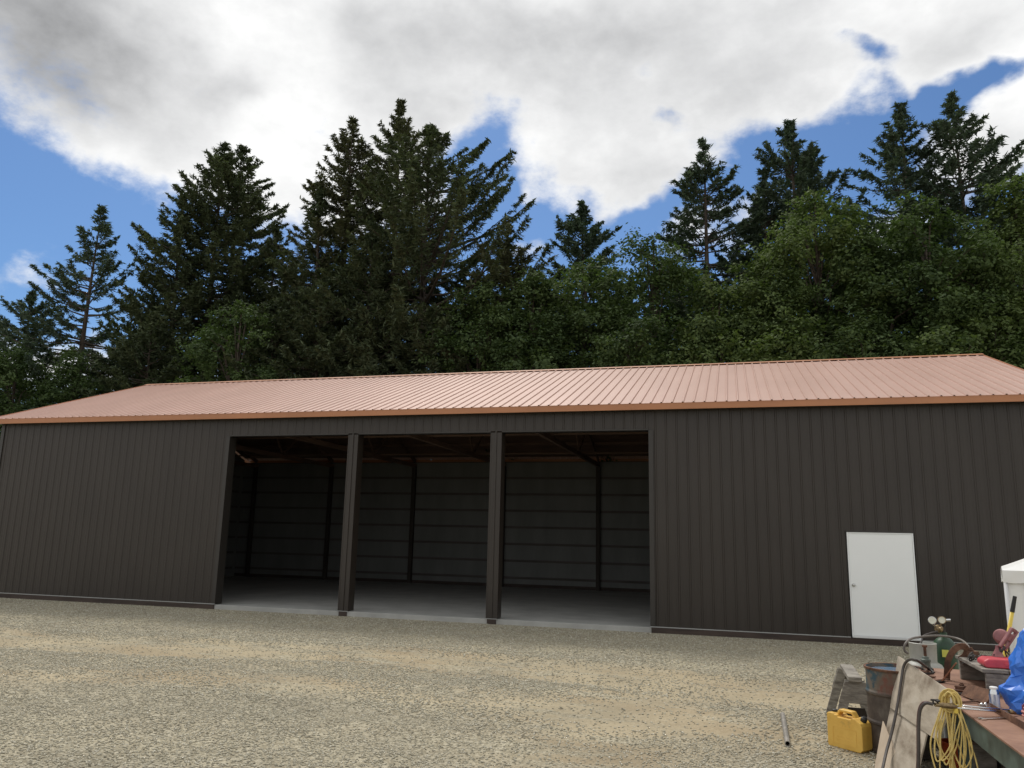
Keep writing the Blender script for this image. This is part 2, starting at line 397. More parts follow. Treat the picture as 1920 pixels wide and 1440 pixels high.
def wallseg(mb,x0,x1,z0,z1,Y=0.0,sgn=-1): ribbed(mb,x0,x1,lambda x,o:(x,Y+sgn*o,z0),lambda x,o:(x,Y+sgn*o,z1),.11,True,.015)
mb=MB(); xs=XL
wallseg(mb,XL,OPEN[0][0],.012,ZW)
for a,b in OPEN: wallseg(mb,a,b,ZO,ZW)
wallseg(mb,OPEN[0][1],OPEN[1][0],ZO,ZW); wallseg(mb,OPEN[1][1],OPEN[2][0],ZO,ZW)
wallseg(mb,OPEN[2][1],DX0-.02,.012,ZW); wallseg(mb,DX0-.02,DX1+.02,DZ+.02,ZW); wallseg(mb,DX1+.02,XR,.012,ZW)
mb.build('front_wall',M_sid,barn)
# inner lining of the front wall
mb=MB()
for a,b,z0,z1 in ((XL,OPEN[0][0]-.02,0,ZW),(OPEN[0][0],OPEN[2][1],ZO+.1,ZW),(OPEN[2][1]+.02,DX0-.05,0,ZW),(DX0-.05,DX1+.05,DZ+.05,ZW),(DX1+.05,XR,0,ZW)):
    mb.box((a,.03,z0),(b,.05,z1))
mb.build('wall_lining',M_insul,barn)
# gable and rear walls
def roofz(y): return RZ-(abs(y-RY))*(RZ-4.72)/(RY+OV)
for X0,sg in ((XL,-1),(XR,1)):
    mb=MB(); P=rib_profile(0,DEP,.1)
    n=len(P); mb.add([(X0+sg*o,y,.0) for y,o in P]+[(X0+sg*o,y,roofz(y)-.06) for y,o in P],[(i,i+1,n+i+1,n+i) for i in range(n-1)])
    mb.build('gable_wall',M_sid,barn)
    mb=MB(); mb.prism([(X0-sg*.04,.06,-.011),(X0-sg*.04,DEP-.016,-.011),(X0-sg*.04,DEP-.016,roofz(DEP)-.12),(X0-sg*.04,RY,RZ-.12),(X0-sg*.04,.06,roofz(0)-.12)],(-sg*.02,0,0)).build('wall_lining',M_insul,barn)
mb=MB(); wallseg(mb,XL,XR,-.0,ZW,DEP,1); mb.build('rear_wall',M_sid,barn)
mb=MB()
x=XL+.044
while x<XR-.1:
    x2=min(x+1.21,XR-.06); mb.box((x,DEP-.030+random.uniform(0,.004),.10),(x2,DEP-.018,ZW-.02)); x=x2
mb.build('wall_lining',M_insul,barn)
# slab
MB().box((XL+.06,.0,-.30),(XR-.06,DEP-.04,-.012)).build('slab',M_conc,barn,bevel=.008)
# roof panels
for sgn,name in ((-1,'roof_panel'),(1,'roof_panel')):
    mb=MB(); ye=RY+sgn*(RY+OV+.03); sl_=(RZ-4.72)/(RY+OV); nrm=Vector((0,sgn*sl_,1)).normalized()
    def p(x,o,y): 
        z=RZ-abs(y-RY)*sl_; return (x,y+nrm.y*o,z+nrm.z*o)
    ribbed(mb,EX0,EX1,lambda x,o:p(x,o,ye),lambda x,o:p(x,o,RY),.04,False,.026)
    mb.build(name,M_roof,barn)
mb=MB()   # wood deck beneath the steel
for sgn in (-1,1):
    ye=RY+sgn*(RY-.05); sl_=(RZ-4.72)/(RY+OV)
    mb.prism([(XL+.1,ye,roofz(ye)-.035),(XL+.1,RY,RZ-.035),(XL+.1,RY,RZ-.02),(XL+.1,ye,roofz(ye)-.02)],(XR-XL-.2,0,0))
mb.build('roof_underside',M_wood,barn)
mb=MB(); sl_=(RZ-4.72)/(RY+OV)
for sgn in (-1,1):
    y1=RY+sgn*.16; ys=[(RY,RZ+.042),(y1,RZ-.16*sl_+.039),(y1+sgn*.004,RZ-.16*sl_+.029),(y1,RZ-.16*sl_+.034),(RY,RZ+.036)]
    mb.prism([(EX0-.02,a,b) for a,b in ys],(EX1-EX0+.04,0,0))
mb.build('ridge_cap',M_fas,barn)
MB().box((EX0,-OV-.02,ZE),(EX1,-OV,ZE+.142)).build('fascia',M_fas,barn,bevel=.003)
MB().box((EX0,DEP+OV,ZE),(EX1,DEP+OV+.02,ZE+.142)).build('fascia',M_fas,barn,bevel=.003)
for X0,sg in ((EX0,-1),(EX1,1)):
    mb=MB()
    for s2 in (-1,1):
        ye=RY+s2*(RY+OV+.03)
        a=(X0,ye,4.71); b=(X0,RY,RZ); mb.prism([(X0,ye,4.69-.12),(X0,RY,RZ-.13),(X0,RY,RZ+.022),(X0,ye,4.732)],(sg*.02,0,0))
    mb.build('rake_trim',M_fas,barn)
MB().box((EX0+.02,-OV,ZE+.012),(EX1-.02,-.024,ZE+.024)).build('soffit',M_trim,barn)
# trims
mb=MB()
for a,b in [(XL,OPEN[0][0]),(OPEN[2][1],DX0-.03),(DX1+.03,XR)]:
    MB().box((a,-.034,-.004),(b,.0,.010)).build('base_trim',M_edge,barn)
for a,b in [(XL,OPEN[0][0]-.02),(OPEN[2][1]+.02,XR)]: MB().box((a,-.028,-.20),(b,.0,-.005)).build('skirt_board',M_skirt,barn)
mb=MB()
for a,b in OPEN:
    mb.box((a-.0,-.026,ZO-.03),(b+.0,.20,ZO-.001))
mb.build('header_trim',M_trim,barn,bevel=.003)
mb=MB(); mb.box((OPEN[0][0]-.10,-.027,0.01),(OPEN[0][0],.0,ZO-.031)); mb.box((OPEN[0][0]-.02,.001,-.0),(OPEN[0][0],.26,ZO-.031)); mb.build('jamb_trim',M_trim,barn,bevel=.003)
mb=MB(); mb.box((OPEN[2][1],-.027,0.01),(OPEN[2][1]+.10,.0,ZO-.031)); mb.box((OPEN[2][1],.001,-.0),(OPEN[2][1]+.02,.26,ZO-.031)); mb.build('jamb_trim',M_trim,barn,bevel=.003)
MB().box((XL-.024,-.026,.011),(XL+.09,.001,ZW)).build('corner_trim',M_trim,barn)
MB().box((XR-.09,-.026,.011),(XR+.024,.001,ZW)).build('corner_trim',M_trim,barn)
for a,b in ((OPEN[0][1],OPEN[1][0]),(OPEN[1][1],OPEN[2][0])):
    mb=MB(); mb.box((a,-.024,.0),(b,.27,ZO-.031)); c=(a+b)/2
    mb.box((c-.018,-.044,.012),(c+.018,-.0242,ZO-.002)); mb.box((a+.003,-.030,.012),(a+.03,-.0242,ZO-.031)); mb.box((b-.03,-.030,.012),(b-.003,-.0242,ZO-.031))
    col=mb.build('door_column',M_sid,barn,bevel=.003)
    MB().box((a-.004,-.032,-.012),(b+.004,.0,-.001)).build('base_trim',M_edge,barn)
    MB().box((a+.035,-.030,-.22),(b-.035,.10,-.0125)).build('column_foot',M_skirt,barn)
# walk door
dr=MB().box((DX0+.0245,-.022,.042),(DX1-.0245,.040,DZ-.0245)).build('door',M_white,barn,bevel=.004)
mb=MB(); mb.box((DX0,-.030,.012),(DX0+.022,.06,DZ)); mb.box((DX1-.022,-.030,.012),(DX1,.06,DZ)); mb.box((DX0+.0225,-.030,DZ-.022),(DX1-.0225,.06,DZ))
mb.build('door_frame',M_white,dr)
MB().box((DX0+.003,-.055,.0),(DX1-.003,-.031,.028)).box((DX0+.023,-.0305,.0),(DX1-.023,.05,.04)).build('threshold',mat('aluminium_sill',(.75,.76,.76),rough=.35,metal=.4),dr)
MB().box((DX0-.02,-.036,DZ+.001),(DX1+.02,.0,DZ+.028)).build('drip_trim',M_trim,dr)
mb=MB(); mb.lathe((DX0+.075,-.022,1.00),[(.034,0),(.034,.006),(.012,.010),(.011,.035),(.026,.042),(.029,.055),(.022,.066),(.004,.070)],20,(0,-1,0))
mb.build('knob',M_steel,dr,smooth=40)
# interior framing
PX=[-21.3,-17.8,-14.2,-10.55,-6.95,-3.3,.3,3.8]
for x in PX[:-1]:
    MB().box((x-.07,DEP-.22,-.01),(x+.07,DEP-.085,4.42)).build('post',M_post,barn)
for x in (-18.37,):
    MB().box((x-.07,.06,-.01),(x+.07,.20,4.42)).build('post',M_post,barn)
for i in range(7):
    z=.28+i*.61
    MB().box((XL+.08,DEP-.083,z),(XR-.08,DEP-.045,z+.085)).build('girt',M_girt,barn)
    mb=MB().box((XL+.062,.3,z),(XL+.10,DEP-.3,z+.085)).build('girt',M_girt,barn)
MB().box((XL+.08,DEP-.05-.03,-.011),(XR-.08,DEP-.045,.10)).build('skirt_board',M_skirt,barn)
for x in PX:
    mb=MB(); zc=4.46
    mb.box((x-.05,.06,zc-.07),(x+.05,DEP-.06,zc+.07))
    for s2 in (-1,1):
        mb.bar((x,RY+s2*(RY-.1),roofz(.1)-.20),(x,RY,RZ-.20),.045,.14)
        mb.bar((x,RY+s2*1.9,zc+.07),(x,RY+s2*.2,RZ-.3),.04,.09); mb.bar((x,RY+s2*1.9,zc+.07),(x,RY+s2*3.2,roofz(RY-3.2)-.25),.04,.09)
    mb.build('truss',M_wood,barn)
for y in (1.2,2.3,3.4,4.5,5.4,6.1,7.0,8.1,9.2,10.3):
    mb=MB(); z=roofz(y)-.085; mb.box((XL+.1,y-.02,z-.045),(XR-.1,y+.02,z+.045)).build('purlin',M_wood,barn)
for y in (3.4,8.2):
    MB().box((XL+.1,y-.07,4.531),(XR-.1,y+.07,4.57)).build('beam',M_wood,barn)
MB().box((OPEN[0][0]-.2,.055,ZO+.02),(OPEN[2][1]+.2,.10,ZO+.26)).build('header_beam',M_wood,barn)

# ------------------------------------------------------------------ trees
def leafmat(name, dark, light, tr=.25, rough=.55):
    def f(nt,b,tc):
        g=nt.new('ShaderNodeNewGeometry')
        n=nt.noise(g.outputs['Position'],.55,4,.6)
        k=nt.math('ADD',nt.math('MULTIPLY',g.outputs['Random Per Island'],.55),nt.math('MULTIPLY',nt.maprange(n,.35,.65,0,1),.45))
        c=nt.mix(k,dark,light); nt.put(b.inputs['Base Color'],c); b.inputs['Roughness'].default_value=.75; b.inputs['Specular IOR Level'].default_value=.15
        t=nt.new('ShaderNodeBsdfTranslucent'); nt.put(t.inputs[0],nt.mix(1.0,c,(1.1,1.3,.6,1),'MULTIPLY'))
        mx=nt.new('ShaderNodeMixShader'); mx.inputs[0].default_value=tr
        o=[n for n in nt.n if n.type=='OUTPUT_MATERIAL'][0]
        nt.l.new(b.outputs[0],mx.inputs[1]); nt.l.new(t.outputs[0],mx.inputs[2]); nt.l.new(mx.outputs[0],o.inputs[0])
    return mat(name,(0,0,0),build=f)
M_fir=leafmat('fir_needles',(.040,.058,.034),(.120,.145,.078),.15)
M_fir2=leafmat('blue_fir_needles',(.042,.066,.050),(.115,.155,.108),.15)
M_fir3=leafmat('warm_fir_needles',(.046,.056,.032),(.135,.142,.080),.15)
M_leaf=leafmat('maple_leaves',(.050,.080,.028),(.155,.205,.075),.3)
M_leaf2=leafmat('dark_maple_leaves',(.038,.064,.026),(.105,.150,.056),.3)  # darker green than the other maple leaves
M_bark=mat('bark',(.075,.058,.045),rough=.95,var=.4,vscale=6,stretch=(3,3,.5),bump=.6,bscale=20)

def quads(P, A, B):
    """diamond leaves: centres P, half axes A (length) and B (width) -> verts, faces"""
    n=len(P); V=np.stack([P-A,P+B-A*.1,P+A,P-B-A*.1],1).reshape(-1,3)
    F=np.arange(n*4).reshape(-1,4); return V,F
def unit(v): return v/np.maximum(np.linalg.norm(v,axis=-1,keepdims=True),1e-9)

def conifer(px, py, Y, label, rad=3.4, seed=0, base=.28, dens=1.0, mat_=None, shape=.85, asym=None, up=.25, airy=1.0, top2=None, size=1.0):
    rg=np.random.default_rng(seed+100)
    T=at_y(px,py,Y); h=T[2]-GZ; x0=T[0]; t=thing('fir_tree',label,'conifer',(x0,Y,GZ-.05),'tall conifers behind the barn')
    lean=rg.normal(0,.006,2)*h
    def trunkp(z): k=z/h; return np.array([x0+lean[0]*k*(1-k)*4*.5, Y+lean[1]*k*(1-k)*4*.5, GZ-.05+z])
    tb=MB(); r0=.011*h+.05
    tb.tube([trunkp(h*k) for k in (0,.02,.1,.25,.4,.55,.7,.85,.97)],[r0*1.3,r0*1.05,r0*.95,r0*.82,r0*.68,r0*.52,r0*.36,r0*.2,.02],9)
    Ps=[];As=[];Bs=[]
    rad*=1.36; nb=int(h*10.5*dens); zs=base*h+(h-base*h)*np.sort(rg.uniform(0,1,nb)**.92)
    # whorled azimuths
    az=rg.uniform(0,2*math.pi,nb)
    lobes=rg.uniform(0,2*math.pi,5); 
    for i in range(nb):
        z=zs[i]; k=(h-z)/(h*(1-base)); a=az[i]
        prof=min(1.0,(k**(shape*.9))*1.15)*min(1,.24+k*4.2)*(.80 if k>.8 else 1)
        L=rad*prof*rg.uniform(.62,1.12)*(1+.16*math.sin(2*a+lobes[0]+z*.5)+.10*math.sin(z*1.7+lobes[1]))
        if asym:
            da=math.cos(a-asym[0]); L*=1+asym[1]*max(0,da)**2*min(1,max(.1,(k-.1)/.25))
        L=max(L,.22)
        if L<.22: continue
        e0=up+.30*(1-k)+rg.normal(0,.10)-.25*k
        if asym: e0+=asym[2]*max(0,math.cos(a-asym[0]))*min(1,max(0,(k-.22)/.2))
        dr=np.array([math.cos(a),math.sin(a)])
        n=max(4,int(L/.2)); ss=np.linspace(0,1,n)
        droop=-.22*k*L
        pts=np.zeros((n,3)); o=trunkp(z)
        pts[:,0]=o[0]+dr[0]*ss*L*math.cos(e0); pts[:,1]=o[1]+dr[1]*ss*L*math.cos(e0)
        pts[:,2]=o[2]+ss*L*math.sin(e0)+droop*np.sin(ss*math.pi*.8)+.10*L*ss**3
        if L>.7: tb.tube([tuple(p) for p in pts[::max(1,n//4)]],[max(.012,.016*L*(1-q)) for q in np.linspace(0,.9,len(pts[::max(1,n//4)]))],4,cap=False)
        # twigs
        s0=.10 if k<.5 else .22
        nt_=int(max(8,L*19*airy)); sv=s0+(1-s0)*np.sqrt(rg.uniform(0,1,nt_)) if L>1 else rg.uniform(.02,1,nt_)
        base_p=np.stack([np.interp(sv,ss,pts[:,j]) for j in range(3)],-1)
        side=np.where(rg.uniform(0,1,nt_)<.5,-1,1)
        tl=(.22+.34*L*(1.06-sv)*rg.uniform(.5,1,nt_))*.62
        fw=rg.uniform(.5,1.0,nt_)
        perp=np.array([-dr[1],dr[0]])
        td=np.zeros((nt_,3)); td[:,0]=dr[0]*fw+perp[0]*side; td[:,1]=dr[1]*fw+perp[1]*side; td[:,2]=rg.normal(-.12,.22,nt_)+.25*(1-k)
        td=unit(td)
        m_=4
        q=(np.arange(m_)[None]+rg.uniform(.1,.9,(nt_,m_)))/m_
        c=base_p[:,None]+td[:,None]*(q*tl[:,None])[...,None]
        c[:,:,2]-= .10*(q*tl[:,None])
        c+=rg.normal(0,.035,c.shape)
        c=c.reshape(-1,3); d=np.repeat(td,m_,0)+rg.normal(0,.45,(nt_*m_,3)); d=unit(d)
        ln=rg.uniform(.09,.20,(len(c),1))*size
        nrm=unit(rg.normal(0,.5,(len(c),3))+np.array([0,0,1.0])); w=unit(np.cross(nrm,d))
        Ps.append(c);As.append(d*ln);Bs.append(w*ln*rg.uniform(.17,.29,(len(c),1)))
    # leader
    nl=60; q=rg.uniform(.0,1,nl); zc=h-q*1.5
    c=np.stack([np.full(nl,T[0]),np.full(nl,Y),GZ+zc],-1)+rg.normal(0,.03+.10*q[:,None],(nl,3))
    d=unit(np.stack([rg.normal(0,.8,nl),rg.normal(0,.8,nl),np.full(nl,.8)],-1)); Ps.append(c);As.append(d*.16);Bs.append(unit(np.cross(d,rg.normal(0,1,(nl,3))))*.05)
    V,F=quads(np.concatenate(Ps),np.concatenate(As),np.concatenate(Bs))
    tb.build('trunk',M_bark,t,smooth=True)
    npmesh('crown',V,F,[mat_ or M_fir],t)
    return len(F)

def broadleaf(px, py, Y, label, rx=2.6, rz=3.0, seed=0, n=15000, mat_=None, low=None, name='maple_tree', cat='leafy tree', ls=1.0):
    rg=np.random.default_rng(seed+500); n=int(n*1.45)
    T=at_y(px,py,Y); zt=T[2]; x0=T[0]
    t=thing(name,label,cat,(x0,Y,GZ-.05),'leafy trees behind the barn')
    zb=low if low is not None else max(1.5,zt-2*rz-3)
    tb=MB(); cz=(zt+zb)/2; hz=(zt-zb)/2
    tb.tube([(x0,Y,GZ-.1),(x0+.1,Y,1.5),(x0-.1,Y+.1,zb+hz*.5),(x0,Y,zt-1.2)],[.20,.16,.10,.03],8)
    # foliage clumps spread over and inside an irregular crown
    rx*=1.08; nc=int(30+rx*hz*7.5); u=rg.normal(0,1,(nc,3)); u=unit(u); rr=rg.uniform(.25,1,nc)**.45
    C=np.stack([u[:,0]*rr*rx,u[:,1]*rr*rx*.9,u[:,2]*rr*hz],-1)
    # narrow the crown towards its top, bumpy outline
    rx*=1.0; f=1-.28*np.clip(C[:,2]/hz,0,1)**2; C[:,0]*=f; C[:,1]*=f
    C+=np.array([x0,Y,cz]); C[:,2]=np.minimum(C[:,2],zt-.35)
    C=np.concatenate([C,[[x0,Y,zt-.35],[x0-.25,Y,zt-.6],[x0+.3,Y-.2,zt-.8]]]); nc=len(C)
    cr=rg.uniform(.45,.95,nc); cr[-3:]=.4
    for i in range(0,nc,3): tb.tube([(x0,Y,max(zb*.8,C[i,2]-1.6-rg.uniform(0,1.5))),tuple((C[i]+np.array([x0,Y,C[i,2]-.6]))/2),tuple(C[i])],[.05,.035,.012],4,cap=False)
    w=cr**2; cnt=np.maximum(40,(n*w/w.sum())).astype(int)
    ci=np.repeat(np.arange(nc),cnt); m_=len(ci)
    # sprays: each leaf belongs to a twig tip in the clump so the surface reads as tufts
    ntip=9; tips=unit(rg.normal(0,1,(nc,ntip,3))+np.array([0,-.15,.35]))*rg.uniform(.5,1.05,(nc,ntip,1))
    ti=rg.integers(0,ntip,m_)
    off=tips[ci,ti]+rg.normal(0,.20,(m_,3))
    P=C[ci]+off*cr[ci][:,None]*np.array([1,1,.8])
    nrm=unit(unit(off)*.7+np.array([0,0,.8])+rg.normal(0,.5,(m_,3)))
    d=unit(np.cross(nrm,rg.normal(0,1,(m_,3)))); w_=np.cross(nrm,d); ln=rg.uniform(.05,.10,(m_,1))*ls
    V,F=quads(P,d*ln,w_*ln*.62)
    tb.build('trunk',M_bark,t,smooth=True); npmesh('crown',V,F,[mat_ or M_leaf],t)
    return len(F)

nf=0
CON=[ # px, py, Y, label, kwargs
 (62,548,19,'small dark conifer at the far left edge of the tree line',dict(rad=3.6,base=.15,dens=1.3,shape=.6,mat_=M_fir2)),
 (192,388,17,'thin airy conifer with sky showing between its branches, second from the left',dict(rad=3.5,base=.2,dens=.95,airy=.9,mat_=M_fir2,shape=.7)),
 (345,368,18,'dark conifer forming the left shoulder of the broad pair left of centre',dict(rad=3.1,base=.25,dens=1.1,mat_=M_fir,shape=.6)),
 (422,268,19.5,'tall broad crowned dark conifer left of centre, with its trunk showing low down',dict(rad=3.7,base=.2,dens=1.15,shape=.5)),
 (455,272,20.5,'blunt topped dark conifer on the right of the broad pair left of centre',dict(rad=3.3,base=.25,dens=1.0,shape=.45)),
 (662,222,19.5,'left spire of the tallest central clump of conifers',dict(rad=3.5,base=.22,dens=1.2,mat_=M_fir3,shape=.6)),
 (752,190,20,'tallest conifer of the central clump, with a crooked tip',dict(rad=3.0,base=.25,dens=1.15,mat_=M_fir3,shape=.6)),
 (808,234,17.5,'wide spreading conifer on the right of the central clump with long upswept right branches',dict(rad=4.3,base=.3,dens=.95,shape=.58,asym=(0.1,.55,.35))),
 (602,345,18,'dark conifer low on the left flank of the central clump',dict(rad=2.8,base=.2,dens=1.1,shape=.7)),
 (952,420,16.5,'shorter conifer with brownish foliage right of the central clump',dict(rad=3.0,base=.2,dens=1.2,mat_=M_fir3,shape=.62)),
 (1093,378,21,'small lone pointed conifer against blue sky right of centre',dict(rad=3.9,base=.3,dens=1.2,mat_=M_fir2,shape=.8)),
 (1320,260,20,'slender pointed conifer left of the right hand conifer pairs',dict(rad=3.7,base=.25,dens=1.15,mat_=M_fir2,shape=.8)),
 (1432,316,20.5,'shorter conifer tucked against the left side of a taller one',dict(rad=2.7,base=.25,dens=1.1,mat_=M_fir2,shape=.7)),
 (1480,230,21,'tall conifer with upswept branches above the big leafy tree',dict(rad=3.8,base=.3,dens=1.1,mat_=M_fir2,shape=.7,up=.55)),
 (1688,195,20,'tall conifer with tiered branches reaching left, left one of the right hand pair',dict(rad=3.0,base=.3,dens=1.1,mat_=M_fir2,shape=.68,asym=(math.pi,.45,.0))),
 (1783,178,20,'tall conifer with long branches reaching right, right one of the right hand pair',dict(rad=3.5,base=.3,dens=1.1,mat_=M_fir2,shape=.72,asym=(0,.5,.15))),
 (1905,330,19,'conifer cut off by the right edge of the photo',dict(rad=2.4,base=.3,dens=.8,mat_=M_fir2,shape=.9)),
 (700,420,16,'dark conifer filling the lower left of the central clump',dict(rad=2.7,base=.25,dens=1.1,shape=.6)),
 (870,500,20,'dark conifer behind the wide spreading one, low in the gap',dict(rad=2.6,base=.25,dens=1.1,shape=.6)),
 (288,590,15,'low dark conifer in front of the foot of the broad dark pair',dict(rad=2.6,base=.3,dens=1.2,shape=.5)),
 (606,530,14.8,'low dark conifer in front of the left spire of the central clump',dict(rad=2.7,base=.3,dens=1.2,shape=.5)),
 (712,545,14.8,'low dark conifer just above the ridge below the tallest one',dict(rad=2.7,base=.3,dens=1.2,shape=.5)),
 (815,570,14.4,'low dark conifer just above the ridge below the wide spreading one',dict(rad=2.6,base=.3,dens=1.2,shape=.5)),
 (520,560,15.5,'low dark conifer in the dip right of the yellowish leafy tree',dict(rad=2.5,base=.3,dens=1.2,shape=.5)),
 (520,420,21,'dark conifer in the dip between the two large clumps',dict(rad=2.4,base=.2,dens=1.0,shape=.6)),
]
for i,(px,py,Y,lab,kw) in enumerate(CON): nf+=conifer(px,py,Y,lab,seed=i,**kw)
BL=[
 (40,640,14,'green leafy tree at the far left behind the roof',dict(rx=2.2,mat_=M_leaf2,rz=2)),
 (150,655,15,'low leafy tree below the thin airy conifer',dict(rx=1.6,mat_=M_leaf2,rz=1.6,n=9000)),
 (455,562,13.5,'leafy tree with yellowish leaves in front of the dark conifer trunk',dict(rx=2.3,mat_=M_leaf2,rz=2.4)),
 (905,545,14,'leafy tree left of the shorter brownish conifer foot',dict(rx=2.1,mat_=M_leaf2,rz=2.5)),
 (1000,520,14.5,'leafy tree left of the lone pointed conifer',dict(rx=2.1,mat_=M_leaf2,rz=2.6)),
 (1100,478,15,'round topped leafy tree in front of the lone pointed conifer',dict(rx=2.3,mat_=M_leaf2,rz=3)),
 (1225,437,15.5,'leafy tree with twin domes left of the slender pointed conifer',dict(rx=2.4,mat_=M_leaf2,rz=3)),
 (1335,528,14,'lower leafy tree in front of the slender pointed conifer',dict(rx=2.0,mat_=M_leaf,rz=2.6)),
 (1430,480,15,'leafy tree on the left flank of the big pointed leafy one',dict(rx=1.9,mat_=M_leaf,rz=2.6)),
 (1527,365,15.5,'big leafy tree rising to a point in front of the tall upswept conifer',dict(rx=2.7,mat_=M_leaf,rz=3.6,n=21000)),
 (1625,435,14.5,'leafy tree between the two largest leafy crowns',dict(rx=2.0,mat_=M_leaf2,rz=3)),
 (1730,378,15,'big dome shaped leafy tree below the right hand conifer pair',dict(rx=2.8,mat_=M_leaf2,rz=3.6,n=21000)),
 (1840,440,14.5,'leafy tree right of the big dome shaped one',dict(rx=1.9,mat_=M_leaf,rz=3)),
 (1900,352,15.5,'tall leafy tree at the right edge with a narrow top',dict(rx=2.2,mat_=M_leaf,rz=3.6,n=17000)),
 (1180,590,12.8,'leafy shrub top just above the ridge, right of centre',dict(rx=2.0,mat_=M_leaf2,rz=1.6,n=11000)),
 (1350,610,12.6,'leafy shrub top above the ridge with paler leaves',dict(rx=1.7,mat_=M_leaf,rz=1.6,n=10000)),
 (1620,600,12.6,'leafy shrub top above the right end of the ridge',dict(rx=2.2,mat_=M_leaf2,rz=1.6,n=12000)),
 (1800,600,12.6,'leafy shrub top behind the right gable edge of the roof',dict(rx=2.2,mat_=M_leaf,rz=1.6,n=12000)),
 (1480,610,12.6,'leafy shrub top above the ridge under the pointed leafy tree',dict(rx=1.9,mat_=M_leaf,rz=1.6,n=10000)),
 (1000,630,12.8,'leafy shrub top above the middle of the ridge',dict(rx=2.0,mat_=M_leaf2,rz=1.6,n=11000)),
]
for i,(px,py,Y,lab,kw) in enumerate(BL): nf+=broadleaf(px,py,Y,lab,seed=i,**kw)
# trees farther back, closing the wood behind the first rows
k=0
for px,py,Y in ((-40,560,24),(250,560,26),(560,520,27),(680,470,27),(930,560,27),(1010,560,26),(1180,520,27),(1280,520,27),(1590,480,27),(1860,440,27),(1970,380,25)):
    nf+=conifer(px,py,Y,['dim conifer beyond the far left edge','dim conifer behind the thin airy one','dim conifer behind the left clump gap','dim conifer behind the central clump left','dim conifer behind the brownish conifer','dim conifer behind the centre dip','dim conifer right of the lone pointed one','dim conifer left of the slender one','dim conifer between the right hand leafy crowns','dim conifer behind the right hand pair','dim conifer beyond the right edge'][k],rad=2.8,seed=60+k,base=.25,dens=.85,shape=.5,mat_=M_fir,airy=.8,size=1.25); k+=1
print('foliage faces',nf)
# ------------------------------------------------------------------ yard clutter at the right
M_jerry=mat('yellow_plastic',(.76,.46,.085),rough=.5,bump=.1,bscale=25,vscale=6,ramp=[(.28,(.38,.24,.07)),(.42,(.70,.42,.08)),(.7,(.78,.50,.11))])
M_black=mat('black_rubber',(.02,.02,.02),rough=.5)
M_hose=mat('dark_rubber_hose',(.055,.045,.04),rough=.55,var=.3,vscale=9)
M_rust=mat('rusty_steel',(.2,.1,.06),rough=.85,bump=.5,bscale=50,vscale=9,ramp=[(.3,(.045,.025,.018)),(.5,(.13,.062,.035)),(.7,(.23,.12,.07))])
M_rustpl=mat('rust_brown_bench_plate',(.3,.15,.1),rough=.7,bump=.15,bscale=60,vscale=4,ramp=[(.3,(.19,.095,.06)),(.55,(.29,.155,.10)),(.75,(.36,.21,.145))])
M_darksteel=mat('dark_oily_steel',(.05,.045,.04),rough=.45,metal=.5,var=.5,vscale=12)
M_greensteel=mat('dark_green_painted_steel',(.07,.10,.088),rough=.5,var=.5,vscale=5)
M_grey_ply=mat('weathered_plywood',(.4,.35,.28),rough=.85,bump=.3,bscale=30,stretch=(1,.35,1),vscale=5,ramp=[(.30,(.14,.095,.06)),(.42,(.30,.25,.19)),(.56,(.44,.38,.30)),(.75,(.52,.47,.39))])
M_pale_ply=mat('pale_plywood',(.52,.43,.33),rough=.85,bump=.2,bscale=30,vscale=3,stretch=(1,1,.4),ramp=[(.3,(.40,.31,.22)),(.6,(.56,.46,.35))])
M_oldwood=mat('grey_weathered_lumber',(.24,.22,.19),rough=.9,bump=.5,bscale=25,vscale=7,stretch=(1,1,4),ramp=[(.3,(.11,.095,.08)),(.5,(.23,.21,.18)),(.75,(.38,.35,.30))])
M_propane=mat('grey_painted_tank',(.40,.40,.36),rough=.5,vscale=6,ramp=[(.28,(.16,.12,.09)),(.36,(.34,.34,.30)),(.7,(.47,.47,.43))])
M_oxy=mat('green_painted_cylinder',(.018,.055,.024),rough=.4,var=.35,vscale=8)
M_chrome=mat('bright_metal',(.7,.7,.68),rough=.22,metal=1)
M_brass=mat('worn_brass',(.27,.20,.11),rough=.45,metal=.8,var=.4,vscale=30)
M_dial=mat('gauge_dial',(.75,.75,.62),rough=.4)
M_tarp=mat('blue_tarpaulin',(.04,.18,.66),rough=.38,var=.12,vscale=8,spec=.5)
M_vinyl=mat('white_vinyl',(.80,.80,.78),rough=.5,var=.03,vscale=3)
M_cord=mat('yellow_cord',(.66,.50,.17),rough=.5,var=.15,vscale=12)
M_red=mat('red_plastic',(.60,.075,.095),rough=.4,var=.12,vscale=10)
M_maroon=mat('faded_maroon_paint',(.27,.11,.11),rough=.55,var=.25,vscale=14)
M_pink=mat('faded_pink_hose',(.55,.24,.20),rough=.5,var=.2,vscale=14)
M_fibre=mat('yellow_fibreglass',(.75,.55,.08),rough=.4)
M_orange=mat('orange_plastic',(.60,.10,.03),rough=.5,var=.15)
M_water=mat('rain_water',(.16,.24,.34),rough=.03,spec=1.0)  # bluish base colour paints in the reflected sky
M_paper=mat('white_plastic',(.75,.78,.80),rough=.5)
